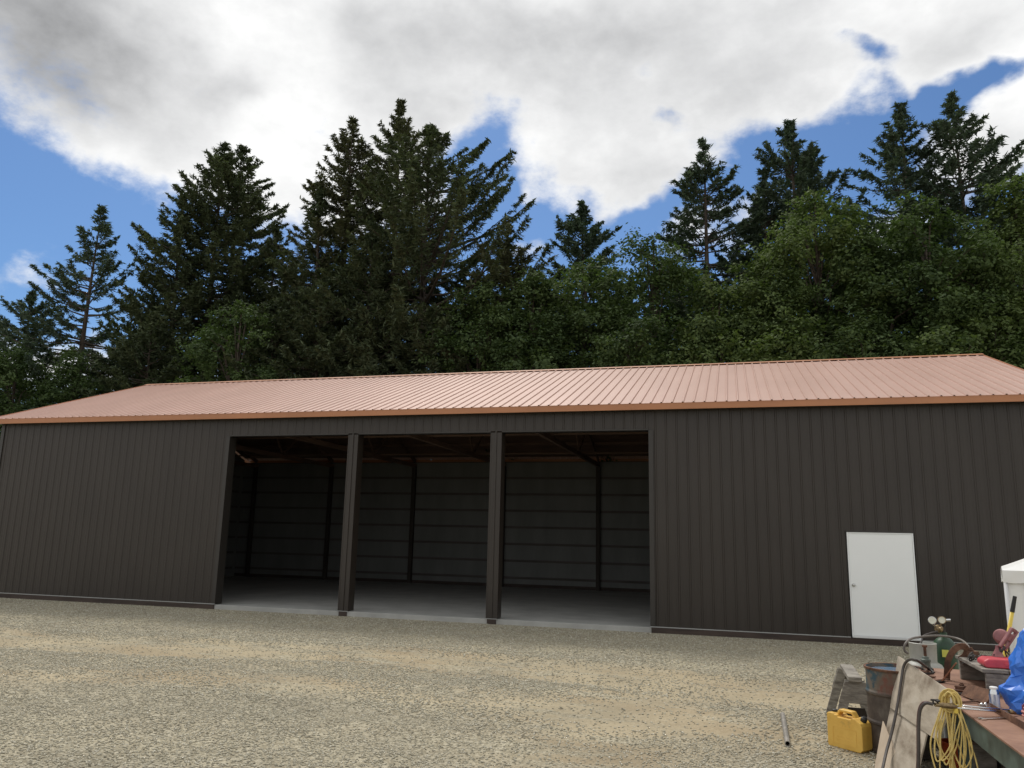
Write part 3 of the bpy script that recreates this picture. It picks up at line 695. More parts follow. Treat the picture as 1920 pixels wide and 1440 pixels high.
def drumm(nt,b,tc):
    n=nt.noise(tc,5,6,.65); n2=nt.noise(nt.scalev(tc,(1,1,.6)),3.2,4,.6)
    paint=nt.ramp(n2,[(.34,(.15,.06,.04)),(.42,(.12,.10,.075)),(.48,(.035,.07,.09)),(.7,(.05,.09,.105))])
    low=nt.ramp(n,[(.3,(.035,.025,.02)),(.55,(.09,.07,.055)),(.75,(.17,.15,.12))])
    sep=nt.new('ShaderNodeSeparateXYZ'); nt.l.new(tc,sep.inputs[0])
    nt.put(b.inputs['Base Color'],nt.mix(nt.maprange(sep.outputs[2],.52,.56,0,1),low,nt.mix(nt.maprange(n,.5,.62,0,1),paint,(.16,.13,.10))))
    b.inputs['Roughness'].default_value=.75
    bn=nt.new('ShaderNodeBump'); bn.inputs['Strength'].default_value=.4; bn.inputs['Distance'].default_value=.004
    nt.put(bn.inputs['Height'],nt.noise(tc,40,4)); nt.put(b.inputs['Normal'],bn.outputs[0])
M_drum=mat('rusted_painted_drum',(.1,.1,.1),build=drumm)

# --- drum with rain water
bx_,by_=-.715,-8.82; bl=hgt(bx_,by_)
t=thing('oil_drum','rusty open topped steel drum full of water with worn red and blue paint','drum',(bx_,by_,float(bl)))
H=.75; r=.268
prof=[(r-.01,0),(r,.012),(r,.03),(r-.006,.036)]
for zc in (.27,.53):
    prof+=[(r-.006,zc-.025),(r+.006,zc-.008),(r+.006,zc+.008),(r-.006,zc+.025)]
prof+=[(r-.006,H-.02),(r+.004,H-.012),(r+.006,H),(r-.004,H+.004),(r-.012,H),(r-.014,H-.10),(r-.014,.02)]
MB().lathe((bx_,by_,bl),prof,48,cap=False).build('shell',M_drum,t,smooth=35)
MB().lathe((bx_,by_,bl),[(r+.0055,H-.016),(r+.009,H-.008),(r+.009,H+.004),(r-.002,H+.007),(r-.010,H+.003)],48,cap=False).build('rim',M_rust,t,smooth=60)
MB().lathe((bx_,by_,bl+H-.028),[(r-.0145,0),(.001,0.0)],48,cap=False).build('water',M_water,t)

# --- yellow jerry can
A=Vector((-1.340,-8.75,0)); B=Vector((-1.065,-9.00,0)); ux=(B-A).normalized(); uy=Vector((0,0,1)).cross(ux)  # uy points away from camera
gz=float(hgt(-1.2,-8.8)); wj=(B-A).length; dj=.165
t=thing('jerry_can','yellow plastic fuel can with black caps standing on gravel beside the sawhorse','fuel can',(A.x,A.y,gz))
def J(u,v,w): p=A+ux*u+uy*v; return (p.x,p.y,gz+w*.90)
sil=[(.012,.0),(wj-.03,.0),(wj,.03),(wj,.255),(wj-.012,.285),(wj-.075,.322),(wj-.105,.322),(wj-.115,.305),(.115,.305),(.105,.322),(.078,.325),(.070,.335),(.012,.335),(0,.32),(0,.02)]
MB().prism([J(u,0,w) for u,w in sil],uy*dj).build('body',M_jerry,t,bevel=.020,seg=3)
MB().prism([J(u,.045,w) for u,w in [(.078,.322),(.10,.318),(.115,.352),(wj-.135,.350),(wj-.115,.314),(wj-.09,.318),(wj-.125,.378),(.105,.380)]],uy*.07).build('handle',M_jerry,t,bevel=.009)
MB().lathe(J(.036,.08,.334),[(.024,0),(.026,.006),(.026,.020),(.020,.024)],18).build('cap',M_black,t,smooth=40)
a_=ux*.45+Vector((0,0,.9)); MB().lathe(J(wj-.036,.08,.298),[(.027,0),(.029,.008),(.029,.032),(.022,.038),(.016,.05)],18,axis=a_).build('spout_cap',M_black,t,smooth=40)
mb=MB()
for u0,u1,w0,w1 in ((.06,wj-.06,.045,.051),(.06,wj-.06,.205,.211),(.06,.066,.0515,.2045),(wj-.066,wj-.06,.0515,.2045),(.10,wj-.10,.085,.089),(.10,wj-.10,.115,.119)):
    mb.prism([J(u,-.0025,w) for u,w in ((u0,w0),(u1,w0),(u1,w1),(u0,w1))],uy*.005)
mb.build('embossed_panel',M_jerry,t)

# --- steel pipe on the ground
p1=Vector((-1.69,-7.53,float(hgt(-1.69,-7.53))+.028)); p2=Vector((-1.72,-9.0,float(hgt(-1.72,-9.0))+.030))
mb=MB(); d=(p2-p1); 
mb.lathe(p1,[(.026,0),(.026,d.length),(.020,d.length),(.020,0)],20,axis=d,cap=False)
o=mb.build('pipe',mat('weathered_galvanised_pipe',(.30,.28,.25),rough=.5,metal=.4,var=.25,vscale=8),origin=p1,smooth=40); tag(o,'short grey steel pipe lying on the gravel left of the yellow fuel can','pipe')

# --- sawhorse
g0=float(hgt(-1.0,-7.4))
S1=Vector(at_z(1602,1272,.415)); S2=Vector(at_z(1588,1251,.415)); 
t=thing('sawhorse','grey weathered wooden sawhorse with splayed legs in front of the drum','sawhorse',((S1.x+S2.x)/2,(S1.y+S2.y)/2,g0))
dd=(S2-S1).normalized(); sx=dd.cross(Vector((0,0,1))).normalized()   # to the right
if sx.x<0: sx=-sx
MB().bar(S1-dd*.08,S2+dd*.08,.13,.045).build('top_board',M_oldwood,t,bevel=.004)
for P_,e in ((S1,-1),(S2,1)):
    for s2 in (-1,1):
        foot=P_+sx*s2*.20+dd*e*.07; foot.z=g0
        MB().bar(P_+sx*s2*.05+Vector((0,0,-.026)),foot,.09,.034,up=dd).build('leg',M_oldwood,t,bevel=.003)
    q=P_+dd*e*.032; mb=MB()
    mb.prism([q+sx*(-.10)+Vector((0,0,-.026)),q+sx*(.10)+Vector((0,0,-.026)),q+sx*.17+Vector((0,0,-.24)),q+sx*(-.17)+Vector((0,0,-.24))],dd*e*.02)
    mb.build('gusset_board',M_oldwood,t,bevel=.003)
    
q=S1+dd*.06; mb=MB()
mb.prism([q+sx*(-.13)+Vector((0,0,-.30)),q+sx*.13+Vector((0,0,-.30)),q+sx*.15+Vector((0,0,-.52)),q+sx*(-.15)+Vector((0,0,-.52))],dd*.02)
mb.build('brace_board',M_post,t)

# --- welding bench
BX,BZ=-.60,.63; BY0,BY1=-12.6,-8.58; BR=.62
t=thing('welding_bench','heavy steel work bench with a rust brown plate top and green channel frame','work bench',(0,-10.6,GZ))
MB().box((BX,BY0,BZ-.014),(BR,BY1,BZ)).build('bench_top',M_rustpl,t,bevel=.002)
for X0,sg in ((BX+.012,1),(BR-.012,-1)):
    MB().box((min(X0,X0+sg*.008),BY0+.02,BZ-.165),(max(X0,X0+sg*.008),BY1-.02,BZ-.0145)).box((min(X0+sg*.0085,X0+sg*.05),BY0+.02,BZ-.165),(max(X0+sg*.0085,X0+sg*.05),BY1-.02,BZ-.157)).build('channel_rail',M_greensteel,t)
for yy in (-11.95,-10.22,-8.75):
    for X0 in (BX+.07,BR-.15):
        MB().box((X0,yy,GZ-.02),(X0+.08,yy+.08,BZ-.166)).build('leg',M_greensteel,t,bevel=.004)
MB().box((BX+.13,BY0+.1,.02),(BR-.16,BY1-.15,.032)).build('lower_shelf',M_darksteel,t)

# --- plywood leaning on the bench side
def quad_board(name,TL,TR,BRt,BL,th,m_,label,cat):
    TL,TR,BRt,BL=map(Vector,(TL,TR,BRt,BL)); nrm=(TR-TL).cross(BL-TL).normalized()
    if nrm.x>0: nrm=-nrm
    mb=MB(); N=10; 
    mb.prism([TL,TR,BRt,BL],-nrm*th)
    o=mb.build(name,m_,origin=BL,bevel=.0015); tag(o,label,cat); return nrm
b1=((-.700,-8.90,.762),(-.655,-10.76,.742),(-.745,-10.50,.37),(-.835,-9.14,.34))
nb=quad_board('plywood_sheet',*b1,.016,M_grey_ply,'weathered stained plywood sheet leaning against the bench, topmost of the boards','plywood')
quad_board('plywood_sheet',(-.800,-9.02,.375),(-.755,-10.22,.36),(-.93,-10.35,-.115),(-1.01,-9.45,-.115),.012,M_grey_ply,'stained plywood sheet leaning below and in front of the topmost board','plywood')
quad_board('plywood_offcut',(-.915,-9.22,.235),(-.90,-9.92,.02),(-.95,-10.10,-.12),(-1.035,-9.42,-.12),.010,M_pale_ply,'clean pale plywood offcut leaning low against the stained boards','plywood')
PN=nb; P0=Vector(b1[0])
def on_board(px,py,off=.02):
    d=Vector(ray(px,py)); c=Vector(CAM); tt=(P0+PN*off-c).dot(PN)/d.dot(PN); return c+d*tt
# black hoses draped over the board
hp=[at_d(1752,1262,7.25),at_d(1736,1250,7.3),on_board(1718,1238,.02),on_board(1703,1238,.018),on_board(1694,1250,.018),on_board(1689,1280,.018),on_board(1682,1325,.018),on_board(1672,1372,.03),on_board(1662,1408,.06),on_board(1653,1450,.11),on_board(1650,1480,.16)]
o=MB().tube(spline(hp,8),.011,8).build('hose',M_hose,origin=hp[0],smooth=True); tag(o,'dark rubber hose draped over the left end of the leaning plywood','hose')
hp2=[p+np.array([.0,-.028,.004]) if i else p for i,p in enumerate([np.array(q) for q in hp])]
o=MB().tube(spline(hp2,8),.009,8).build('hose',M_hose,origin=hp2[0],smooth=True); tag(o,'thinner dark hose running close beside the draped one down the plywood edge','hose')

# --- propane tank
px_,py_=-.36,-8.27; gz=GZ
t=thing('propane_tank','grey propane tank with a tall steel collar standing behind the plywood','gas tank',(px_,py_,gz))
MB().lathe((px_,py_,gz),[(.14,0),(.14,.04),(.165,.06),(.188,.11),(.192,.16),(.192,.64),(.186,.70),(.16,.745),(.11,.775),(.05,.79),(.0,.793)],40,cap=False).build('tank_body',M_propane,t,smooth=40)
mb=MB(); vs=[];fs=[]; n=40
a0,a1=math.radians(-200),math.radians(80)
pr=[(.122,.765),(.126,.94),(.130,.945),(.122,.95),(.116,.94),(.113,.77)]
for i in range(n):
    a=a0+(a1-a0)*i/(n-1)
    for rr,zz in pr: vs.append((px_+rr*math.cos(a),py_+rr*math.sin(a),gz+zz))
m_=len(pr); mb.add(vs,[(i*m_+k,i*m_+(k+1)%m_,(i+1)*m_+(k+1)%m_,(i+1)*m_+k) for i in range(n-1) for k in range(m_)]+[tuple(range(m_)),tuple((n-1)*m_+k for k in range(m_-1,-1,-1))])
mb.build('collar',M_propane,t,smooth=40)
MB().lathe((px_,py_,gz+.79),[(.022,0),(.022,.05),(.035,.055),(.035,.075),(.01,.08)],14).build('valve',M_brass,t,smooth=40)
# --- green oxygen cylinder with regulator
ox,oy=-.10,-7.98
t=thing('gas_cylinder','dark green welding gas cylinder with two pressure gauges behind the grey tank','gas cylinder',(ox,oy,gz))
MB().lathe((ox,oy,gz),[(.10,0),(.117,.01),(.117,.83),(.113,.88),(.098,.93),(.07,.965),(.04,.985),(.034,1.0),(.034,1.03),(.0,1.03)],36,cap=False).build('cylinder_body',M_oxy,t,smooth=40)
mb=MB().box((ox-.05,oy-.1185,gz+.80),(ox+.01,oy-.110,gz+.87)); mb.build('label_sticker',mat('yellow_sticker',(.65,.62,.12),rough=.5),t)
mb=MB(); mb.lathe((ox,oy,gz+1.03),[(.020,0),(.020,.06),(.030,.065),(.030,.08),(.012,.085),(.012,.10),(.03,.104),(.03,.115),(.0,.117)],16,cap=False)
mb.build('valve',M_darksteel,t,smooth=40)
rg_=MB(); rc=Vector((ox-.055,oy-.05,gz+1.07)); rg_.lathe(rc-Vector((.0,-.03,0)),[(.02,0),(.038,.01),(.038,.045),(.022,.055),(.014,.075),(.014,.10),(.0,.10)],20,(.2,-1,0)); rg_.tube([(ox,oy,gz+1.075),tuple(rc)],.014,8)
rg=rg_.build('regulator',M_brass,t,smooth=40)
for dx,dz,mm in ((-.055,.080,M_chrome),(.035,.088,M_brass)):
    gc=rc+Vector((dx,-.02,dz)); ax=Vector((-.12,-1,.05))
    gg=MB().lathe(gc,[(.030,-.012),(.038,-.008),(.039,.018),(.034,.020),(.033,.014),(.0,.014)],22,ax,cap=False).tube([tuple(rc+Vector((dx*.4,0,.02))),tuple(gc+Vector((0,.01,-.03)))],.008,6).build('gauge',mm,rg,smooth=40)
    MB().lathe(gc,[(.033,.0145),(.0,.0146)],22,ax,cap=False).build('dial',M_dial,gg)
MB().tube([tuple(rc+Vector((.12,0,.09))),tuple(rc+Vector((.06,0,.085)))],.012,8).build('thumb_screw',M_chrome,rg,smooth=40)
hh=[rc+Vector((-.02,-.06,-.02)),at_d(1732,1192,8.0),at_d(1728,1202,7.9),at_d(1724,1212,7.85),at_d(1722,1240,7.9)]
o=MB().tube(spline(hh,8),.009,8).build('hose',M_hose,origin=hh[0],smooth=True); tag(o,'short dark hose dropping from the gauges into the grey tank collar','hose')
hh=[at_d(*q) for q in ((1703,1225,7.7),(1696,1220,7.7),(1697,1208,7.7),(1708,1198,7.75),(1728,1194,7.8),(1755,1192,7.8),(1780,1194,7.8),(1802,1200,7.7),(1814,1210,7.5),(1817,1222,7.3),(1813,1233,7.1),(1806,1245,6.9))]
o=MB().tube(spline(hh,8),.011,8).build('hose',mat('grey_hose',(.16,.14,.12),rough=.5,var=.2,vscale=9),origin=hh[0],smooth=True); tag(o,'grey hose arching over the grey tank and the green cylinder','hose')
# --- bottle jack at far end of bench
jx,jy=-.43,-8.72
t=thing('bottle_jack','small dark bottle jack with a threaded stem on the far end of the bench','jack',(jx,jy,BZ))
MB().box((jx-.055,jy-.05,BZ+.0005),(jx+.055,jy+.05,BZ+.018)).build('base',M_darksteel,t,bevel=.004)
MB().lathe((jx,jy,BZ+.018),[(.040,0),(.040,.055),(.044,.058),(.044,.075),(.034,.08),(.028,.10),(.016,.105)],24).build('jack_body',mat('grey_green_paint',(.10,.12,.10),rough=.5,var=.4,vscale=20),t,smooth=40)
mb=MB(); pr=[]
for i in range(14): pr+=[(.012,.12+i*.006),(.0145,.123+i*.006)]
pr+=[(.022,.205),(.024,.212),(.024,.222),(.0,.224)]
mb.lathe((jx,jy,BZ),[(.013,.105)]+pr,16).build('stem',M_rust,t)

# --- rusty vise-like bracket and flat bar
vp=[at_d(*q) for q in ((1776,1282,6.9),(1776,1258,6.9),(1778,1238,6.9),(1786,1222,6.9),(1797,1213,6.9),(1808,1212,6.9),(1813,1220,6.9),(1809,1230,6.9),(1800,1236,6.9))]
vpz=[np.array(p) for p in vp]; vpz[0][2]=BZ+.002
mb=MB(); q=spline(vpz,5)
for i in range(len(q)-1): mb.bar(q[i],q[i+1]+(q[i+1]-q[i])*.12,.05,.022,up=(0.3,1,0.1))
o=mb.build('hook_bracket',M_rust,origin=vpz[0]); tag(o,'rust brown curved steel hook standing on the bench beside the green cylinder','steel bracket')
a=at_d(1766,1279,6.75); a[2]=BZ+.01; b=at_d(1793,1243,6.7)
o=MB().bar(tuple(a),tuple(b),.035,.010).build('flat_bar',mat('orange_rust_bar',(.30,.13,.07),rough=.8,var=.3,vscale=10),origin=a); tag(o,'thin orange rust flat bar propped at a slant on the bench','steel bar')
# --- wooden box on the bench
cx0,cx1,cy0,cy1=-.26,.34,-9.985,-9.17; cz0,cz1=BZ+.001,BZ+.20
t=thing('wooden_crate','grey weathered open fronted wooden box standing on the bench under the red case','crate',((cx0+cx1)/2,(cy0+cy1)/2,cz0))
for k_,(a_,b_) in enumerate(((cx0-.015,cx0+.17),(cx0+.18,cx0+.38),(cx0+.39,cx1))):
    MB().box((a_,cy0-.01-.02*k_,cz1-.028),(b_,cy1+.01,cz1-.002*k_)).build('top_plank',M_oldwood,t,bevel=.003)
MB().box((cx0+.01,cy0,cz0),(cx1,cy0+.04,cz1-.033)).build('end_panel',M_oldwood,t,bevel=.003)
MB().box((cx0+.01,cy1-.04,cz0),(cx1,cy1,cz1-.033)).build('end_panel',M_oldwood,t,bevel=.003)
MB().box((cx1-.03,cy0+.041,cz0),(cx1,cy1-.041,cz1-.033)).build('back_panel',M_oldwood,t)
# rusty plate with holes
t0=at_d(1800,1318,6.2); pl0=Vector((-.468,-10.125,BZ+.004))
t=thing('rusty_plate','rusty steel plate with bolt holes tilted against the wooden box','steel plate',pl0)
e1=Vector((.09,-.325,0)); e2=Vector((.07,.02,.095)); nn=e1.cross(e2).normalized()
MB().prism([pl0,pl0+e1,pl0+e1+e2,pl0+e2*.9],nn*.012).build('plate',M_rust,t,bevel=.002)
for u,v in ((.25,.45),(.5,.4),(.75,.5),(.6,.75)):
    MB().lathe(pl0+e1*u+e2*v-nn*.0008,[(.008,0),(.0001,.0)],12,-nn,cap=False).build('bolt_hole',M_black,t)
# metal odds and ends on the crate and the bench
odd=[('chain_link_heap','dark greasy chain heaped on the wooden box','chain'),]
t=cz1
rgk=random.Random(5)
ch=MB(); cpts=[]
for i in range(26):
    a=i*.9; r_=.03+.055*rgk.random(); c=Vector((-.17+r_*math.cos(a)*1.2,-9.50+r_*math.sin(a)*1.6,cz1+.012+.030*rgk.random()))
    ax=Vector((rgk.uniform(-1,1),rgk.uniform(-1,1),rgk.uniform(-.3,1))).normalized(); b=ax.orthogonal().normalized(); c2=ax.cross(b)
    ch.tube([c+b*.022*math.cos(u)+c2*.013*math.sin(u) for u in np.linspace(0,2*math.pi,11)],.0042,5,cap=False)
o=ch.build('chain',M_darksteel,origin=(-.17,-9.50,cz1),smooth=True); tag(o,'dark greasy chain heaped on the left end of the wooden box','chain')
def wrench(c,ang,L,m_,label,tilt=0.0):
    c=Vector(c); d=Vector((math.cos(ang),math.sin(ang),tilt)).normalized(); s_=Vector((-math.sin(ang),math.cos(ang),0))
    mb=MB(); mb.bar(c-d*L/2,c+d*L/2,.016,.008)
    for e in (-1,1):
        q=c+d*e*(L/2+.014)
        mb.bar(q+s_*.013-d*e*.015,q+s_*.016+d*e*.014,.010,.011); mb.bar(q-s_*.013-d*e*.015,q-s_*.016+d*e*.014,.010,.011); mb.bar(q-s_*.016-d*e*.018,q+s_*.016-d*e*.018,.012,.0105)
    o=mb.build('wrench',m_,origin=c,bevel=.0015); tag(o,label,'wrench')
wrench((-.10,-9.80,cz1+.008),.35,.20,M_chrome,'shiny wrench lying across the planks beside the dark chain')
wrench((-.02,-9.55,cz1+.007),2.6,.24,M_darksteel,'dark wrench lying behind the shiny one on the planks')
wrench((-.45,-10.95,BZ+.006),.5,.22,M_chrome,'shiny wrench lying on the rust brown bench top near the torch')
# battery terminal clutter: small parts
def blockpart(name,c,sz,m_,label,cat,rot=0.0):
    mb=MB(); c=Vector(c); a=Vector((math.cos(rot),math.sin(rot),0)); b=Vector((-math.sin(rot),math.cos(rot),0))
    mb.obox(c+Vector((0,0,sz[2]*.35)),a*sz[0]/2,b*sz[1]/2,Vector((0,0,sz[2]*.35)))
    mb.lathe(c+Vector((0,0,sz[2]*.7)),[(sz[1]*.33,0),(sz[1]*.33,sz[2]*.2),(sz[1]*.2,sz[2]*.22),(sz[1]*.2,sz[2]*.4)],12)
    mb.lathe(c+a*sz[0]*.5+Vector((0,0,sz[2]*.35)),[(sz[1]*.25,0),(sz[1]*.25,sz[0]*.2),(sz[1]*.15,sz[0]*.22)],10,a)
    o=mb.build(name,m_,origin=c,bevel=.003); tag(o,label,cat)
blockpart('machine_part',(-.17,-9.28,cz1+.001),(.10,.06,.075),M_rust,'rusty pump like machine part on the left end of the box planks','machine part',.4)
blockpart('machine_part',(-.16,-9.86,cz1+.001),(.09,.05,.05),M_darksteel,'dark machine part between the wrench and the red case','machine part',1.2)
blockpart('machine_part',(-.40,-9.85,BZ+.0005),(.10,.06,.06),M_rust,'rusty machine part on the bench left of the wooden box','machine part',.9)
blockpart('pipe_fitting',(-.44,-10.56,BZ+.0005),(.05,.03,.035),M_chrome,'small shiny pipe fitting on the bench in front of the rusty plate','pipe fitting',.2)
blockpart('pipe_fitting',(-.40,-10.50,BZ+.0005),(.05,.028,.03),M_chrome,'small shiny pipe fitting left of the silver can','pipe fitting',1.0)
rsb=random.Random(8)
for i in range(13):
    c_=Vector((-.47+rsb.uniform(-.08,.14),-8.95-.12*i+rsb.uniform(-.03,.03),BZ+.008)); a_=rsb.uniform(-.5,1.6); d_=Vector((math.cos(a_),math.sin(a_),rsb.uniform(-.0,.06)))*rsb.uniform(.05,.11)
    o=MB().bar(c_-d_+Vector((0,0,abs(d_.z))),c_+d_+Vector((0,0,abs(d_.z))),rsb.uniform(.018,.04),rsb.uniform(.008,.014)).build('scrap_bar',[M_rust,M_darksteel][i%2],origin=c_,bevel=.002)
    tag(o,'one of the short rusty scrap bars strewn on the bench behind the plywood','steel scrap','scrap bars on the bench')
# spray can
t=thing('spray_can','silver and blue aerosol can standing on the bench in front of the wooden box','aerosol can',(-.365,-10.60,BZ))
MB().lathe((-.365,-10.60,BZ+.0005),[(.030,0),(.033,.004),(.033,.125),(.026,.140),(.026,.144)],24).build('can_body',M_chrome,t,smooth=40)
MB().lathe((-.365,-10.60,BZ+.0005),[(.0335,.02),(.0335,.11)],24,cap=False).build('label_band',mat('blue_white_can_print',(.3,.4,.6),rough=.3,ramp=[(.45,(.08,.14,.3)),(.55,(.7,.72,.75))],vscale=14,stretch=(1,1,.15)),t,smooth=True)
MB().lathe((-.365,-10.60,BZ+.1445),[(.027,0),(.027,.012),(.02,.016)],24).build('cap',M_vinyl,t,smooth=40)
# red case
rc0=Vector(at_z(1872,1251,cz1))
t=thing('tool_case','red plastic tool case lying on the wooden box beside the blue tarpaulin','tool case',rc0)
MB().prism([(rc0.x-.13,rc0.y-.10,cz1+.022),(rc0.x-.105,rc0.y-.10,cz1+.001),(rc0.x+.15,rc0.y-.10,cz1+.001),(rc0.x+.17,rc0.y-.10,cz1+.03),(rc0.x+.15,rc0.y-.10,cz1+.062),(rc0.x+.10,rc0.y-.10,cz1+.075),(rc0.x-.09,rc0.y-.10,cz1+.072),(rc0.x-.125,rc0.y-.10,cz1+.052)],(0,.2,0)).build('case_body',M_red,t,bevel=.012,seg=3)
MB().box((rc0.x+.02,rc0.y-.106,cz1+.026),(rc0.x+.10,rc0.y-.1005,cz1+.048)).build('latch',M_red,t,bevel=.002)
# maroon power tool
pc=rc0+Vector((-.035,-.02,.0))
def PT(px,py,D=6.42): return Vector(at_d(px,py,D))
t=thing('power_tool','faded maroon metal tool with a slotted arm tilted up from the red case','power tool',PT(1871,1236))
a=PT(1880,1214); b=PT(1903,1180); dd=(b-a).normalized(); vv=Vector(_f); ss=dd.cross(vv).normalized()
mb=MB()
w=.030
mb.bar(a+ss*w*.8-dd*.01,b+ss*w*.8,.018,.034,up=vv); mb.bar(a-ss*w*.8-dd*.01,b-ss*w*.8,.018,.034,up=vv)
L=(b-a).length
mb.obox(a+dd*.0,dd*.022,ss*w*.5,vv*.016); mb.obox(a+dd*(L*.45+.02),dd*.03,ss*w*.5,vv*.016); mb.obox(b-dd*.012,dd*.014,ss*w*.5,vv*.016)
mb.build('slotted_arm',M_maroon,t,bevel=.006)
hc=PT(1878,1194,6.52); MB().lathe(hc,[(.02,-.05),(.045,-.045),(.060,-.02),(.062,.02),(.048,.045),(.02,.05)],20,ss*-1+vv*.8).build('gear_housing',M_maroon,t,smooth=40)
MB().tube([tuple(PT(1882,1212)),tuple(PT(1874,1222)),tuple(PT(1864,1230))],[.022,.015,.012],10).build('shaft',M_darksteel,t,smooth=True)
fc=PT(1872,1237); MB().lathe((fc.x,fc.y,cz1+.076),[(.045,0),(.036,.02),(.016,.06),(.012,.085)],16).build('foot',M_maroon,t,smooth=40)
for q1,q2 in (((1879,1213),(1896,1232)),((1883,1216),(1888,1234))): MB().tube([tuple(PT(*q1)),tuple(PT(*q2))],.006,6).build('stay_rod',M_darksteel,t)
kb=PT(1864,1204,6.6); 
# --- torch and its hoses
TA=Vector((-.875,-11.06,.715)); TB=Vector((-.31,-10.78,BZ+.026))
t=thing('cutting_torch','long brass cutting torch lying across the bench edge with its tail over the plywood','torch',TA)
dd=TB-TA
mb=MB(); 
for o_ in (Vector((0,0,.010)),Vector((0,.012,-.006)),Vector((0,-.012,-.006))): mb.tube([TA+dd*.30+o_,TA+dd*.97+o_],.0055,8)
mb.build('tubes',M_chrome,t,smooth=True)
MB().tube([TA+dd*.05,TA+dd*.12,TA+dd*.14,TA+dd*.30,TA+dd*.31],[.013,.014,.019,.019,.012],12).build('handle',M_brass,t,smooth=True)
MB().tube([TA+dd*.97,TA+dd*1.0,TA+dd*1.01+Vector((.02,0,-.01))],[.016,.016,.008],10).build('torch_head',M_brass,t,smooth=True)
for k,s_ in ((.03,1),(.08,-1)):
    c=TA+dd*k; MB().lathe(c,[(.006,0),(.006,.022),(.016,.024),(.016,.034),(.0,.035)],12,(0,.25*s_,1)).build('valve_knob',M_darksteel,t,smooth=40)
for j,(off,lab) in enumerate(((0,'dark twin hose curling down from the torch tail in front of the plywood, outer one'),(.03,'reddish dark hose curling down from the torch tail, inner one'))):
    q=[TA+Vector((0.01,off*.4,0)),TA+Vector((-.035,.0+off,.003)),TA+Vector((-.065,.02+off,-.045)),TA+Vector((-.08,.03+off,-.15)),TA+Vector((-.095,.03+off,-.36)),TA+Vector((-.12,.04+off,-.60)),TA+Vector((-.13,.02+off,-.80))]
    o=MB().tube(spline(q,8),.010,8).build('hose',[M_hose,mat('dark_red_hose',(.10,.045,.04),rough=.5)][j],origin=TA,smooth=True); tag(o,lab,'hose')
# --- yellow cord coil
yc=Vector((-.725,-10.93,.775)); mb=MB(); rk=random.Random(12); CU=Vector((.96,-.28,0)); CV=Vector((-.28,-.96,0))
for i in range(12):
    ln=rk.uniform(.42,.74); sp=-.10+.19*i/11+rk.uniform(-.02,.02); wd=rk.uniform(.008,.055); lay=rk.uniform(0,.05); sw=rk.uniform(-.025,.025); pts=[]
    for k_,(yy_,zz_) in enumerate(((-.025,-.02),(0,.012),(.025,-.02),(.035,-.14),(.03+wd*.5,-.34),(.02+wd,-.6),(.01+wd,-.82),(0,-1.0),(-.01-wd,-.86),(-.02-wd,-.6),(-.03-wd*.4,-.32),(-.035,-.14),(-.025,-.02))):
        f_=min(1,max(0,(-zz_-.1)/.9)); z_=zz_*ln if zz_<-.05 else zz_
        pts.append(yc+CU*(yy_+sp*f_**.8+sw*math.sin(4.1*f_+i)+rk.uniform(-.006,.006)*(1+f_))+CV*(lay-.01+.06*f_-(.02 if k_>7 else 0))+Vector((0,0,z_)))
    mb.tube(spline(pts,6),.0052,6,cap=False)
for i in range(5):
    r_=.045+.006*i; pts=[yc+CV*(.02*math.sin(i*2.2)+.01)+CU*(r_*math.cos(u))+Vector((0,0,-.055+r_*1.25*math.sin(u)*(1 if math.sin(u)>0 else .8))) for u in np.linspace(0,2*math.pi,16)]
    mb.tube(pts,.0052,6,cap=False)
t=thing('extension_cord','yellow extension cord hanging in a long hank over the bench edge','extension cord',yc)
mb.build('cord',M_cord,t,smooth=True)
MB().tube([yc+CV*.04+CU*.03+Vector((0,0,-.06)),yc+CV*.045+CU*.032+Vector((0,0,-.12))],[.013,.015],10).build('plug',M_fibre,t,smooth=40)
# --- angle iron, pink hose coil, clamp
mb=MB(); a=Vector((-.40,-10.62,BZ+.001)); b=Vector((-.34,-12.3,BZ+.001))
mb.bar(a+Vector((0,0,.002)),b+Vector((0,0,.002)),.006,.046,up=(0,0,1)); mb.bar(a+Vector((.028,0,-.0)),b+Vector((.028,0,-.0)),.05,.006)
for v in range(len(mb.v)): mb.v[v]=(mb.v[v][0],mb.v[v][1],mb.v[v][2]+ (.022 if v<8 else .003))
o=mb.build('angle_iron',M_rust,origin=a); tag(o,'rusty angle iron lying along the bench top','angle iron')
hc=Vector((-.14,-10.88,BZ)); mb=MB(); pts=[]
for i in range(90):
    u=i*2*math.pi/26; pts.append(hc+Vector((.125*math.cos(u)+.01*math.sin(i*.31),(.10+.008*math.sin(i*.7))*math.sin(u),.012+.0045*i/5)))
o=mb.tube(pts,.0075,8).build('hose_coil',M_pink,origin=hc,smooth=True); tag(o,'faded pink hose coiled on the bench top below the tarpaulin','hose')
t=thing('clamp','black handled locking clamp lying on the pink hose coil','clamp',(-.2,-11.0,BZ+.1))
def C(px,py,D=5.45): return tuple(at_d(px,py,D))
MB().tube([C(1887,1336),C(1898,1345),C(1915,1356),C(1930,1362)],[.009,.012,.012,.008],8).build('handle',M_black,t,smooth=True)
MB().tube([C(1918,1322),C(1921,1340),C(1926,1356)],[.008,.011,.008],8).build('handle',mat('dark_red_grip',(.15,.02,.03),rough=.4),t,smooth=True)
MB().lathe(Vector(C(1922,1372,5.3)),[(.0,-.018),(.022,-.014),(.028,0),(.022,.014),(.0,.018)],14,(1,.3,.2),cap=False).build('pivot',M_darksteel,t,smooth=True)
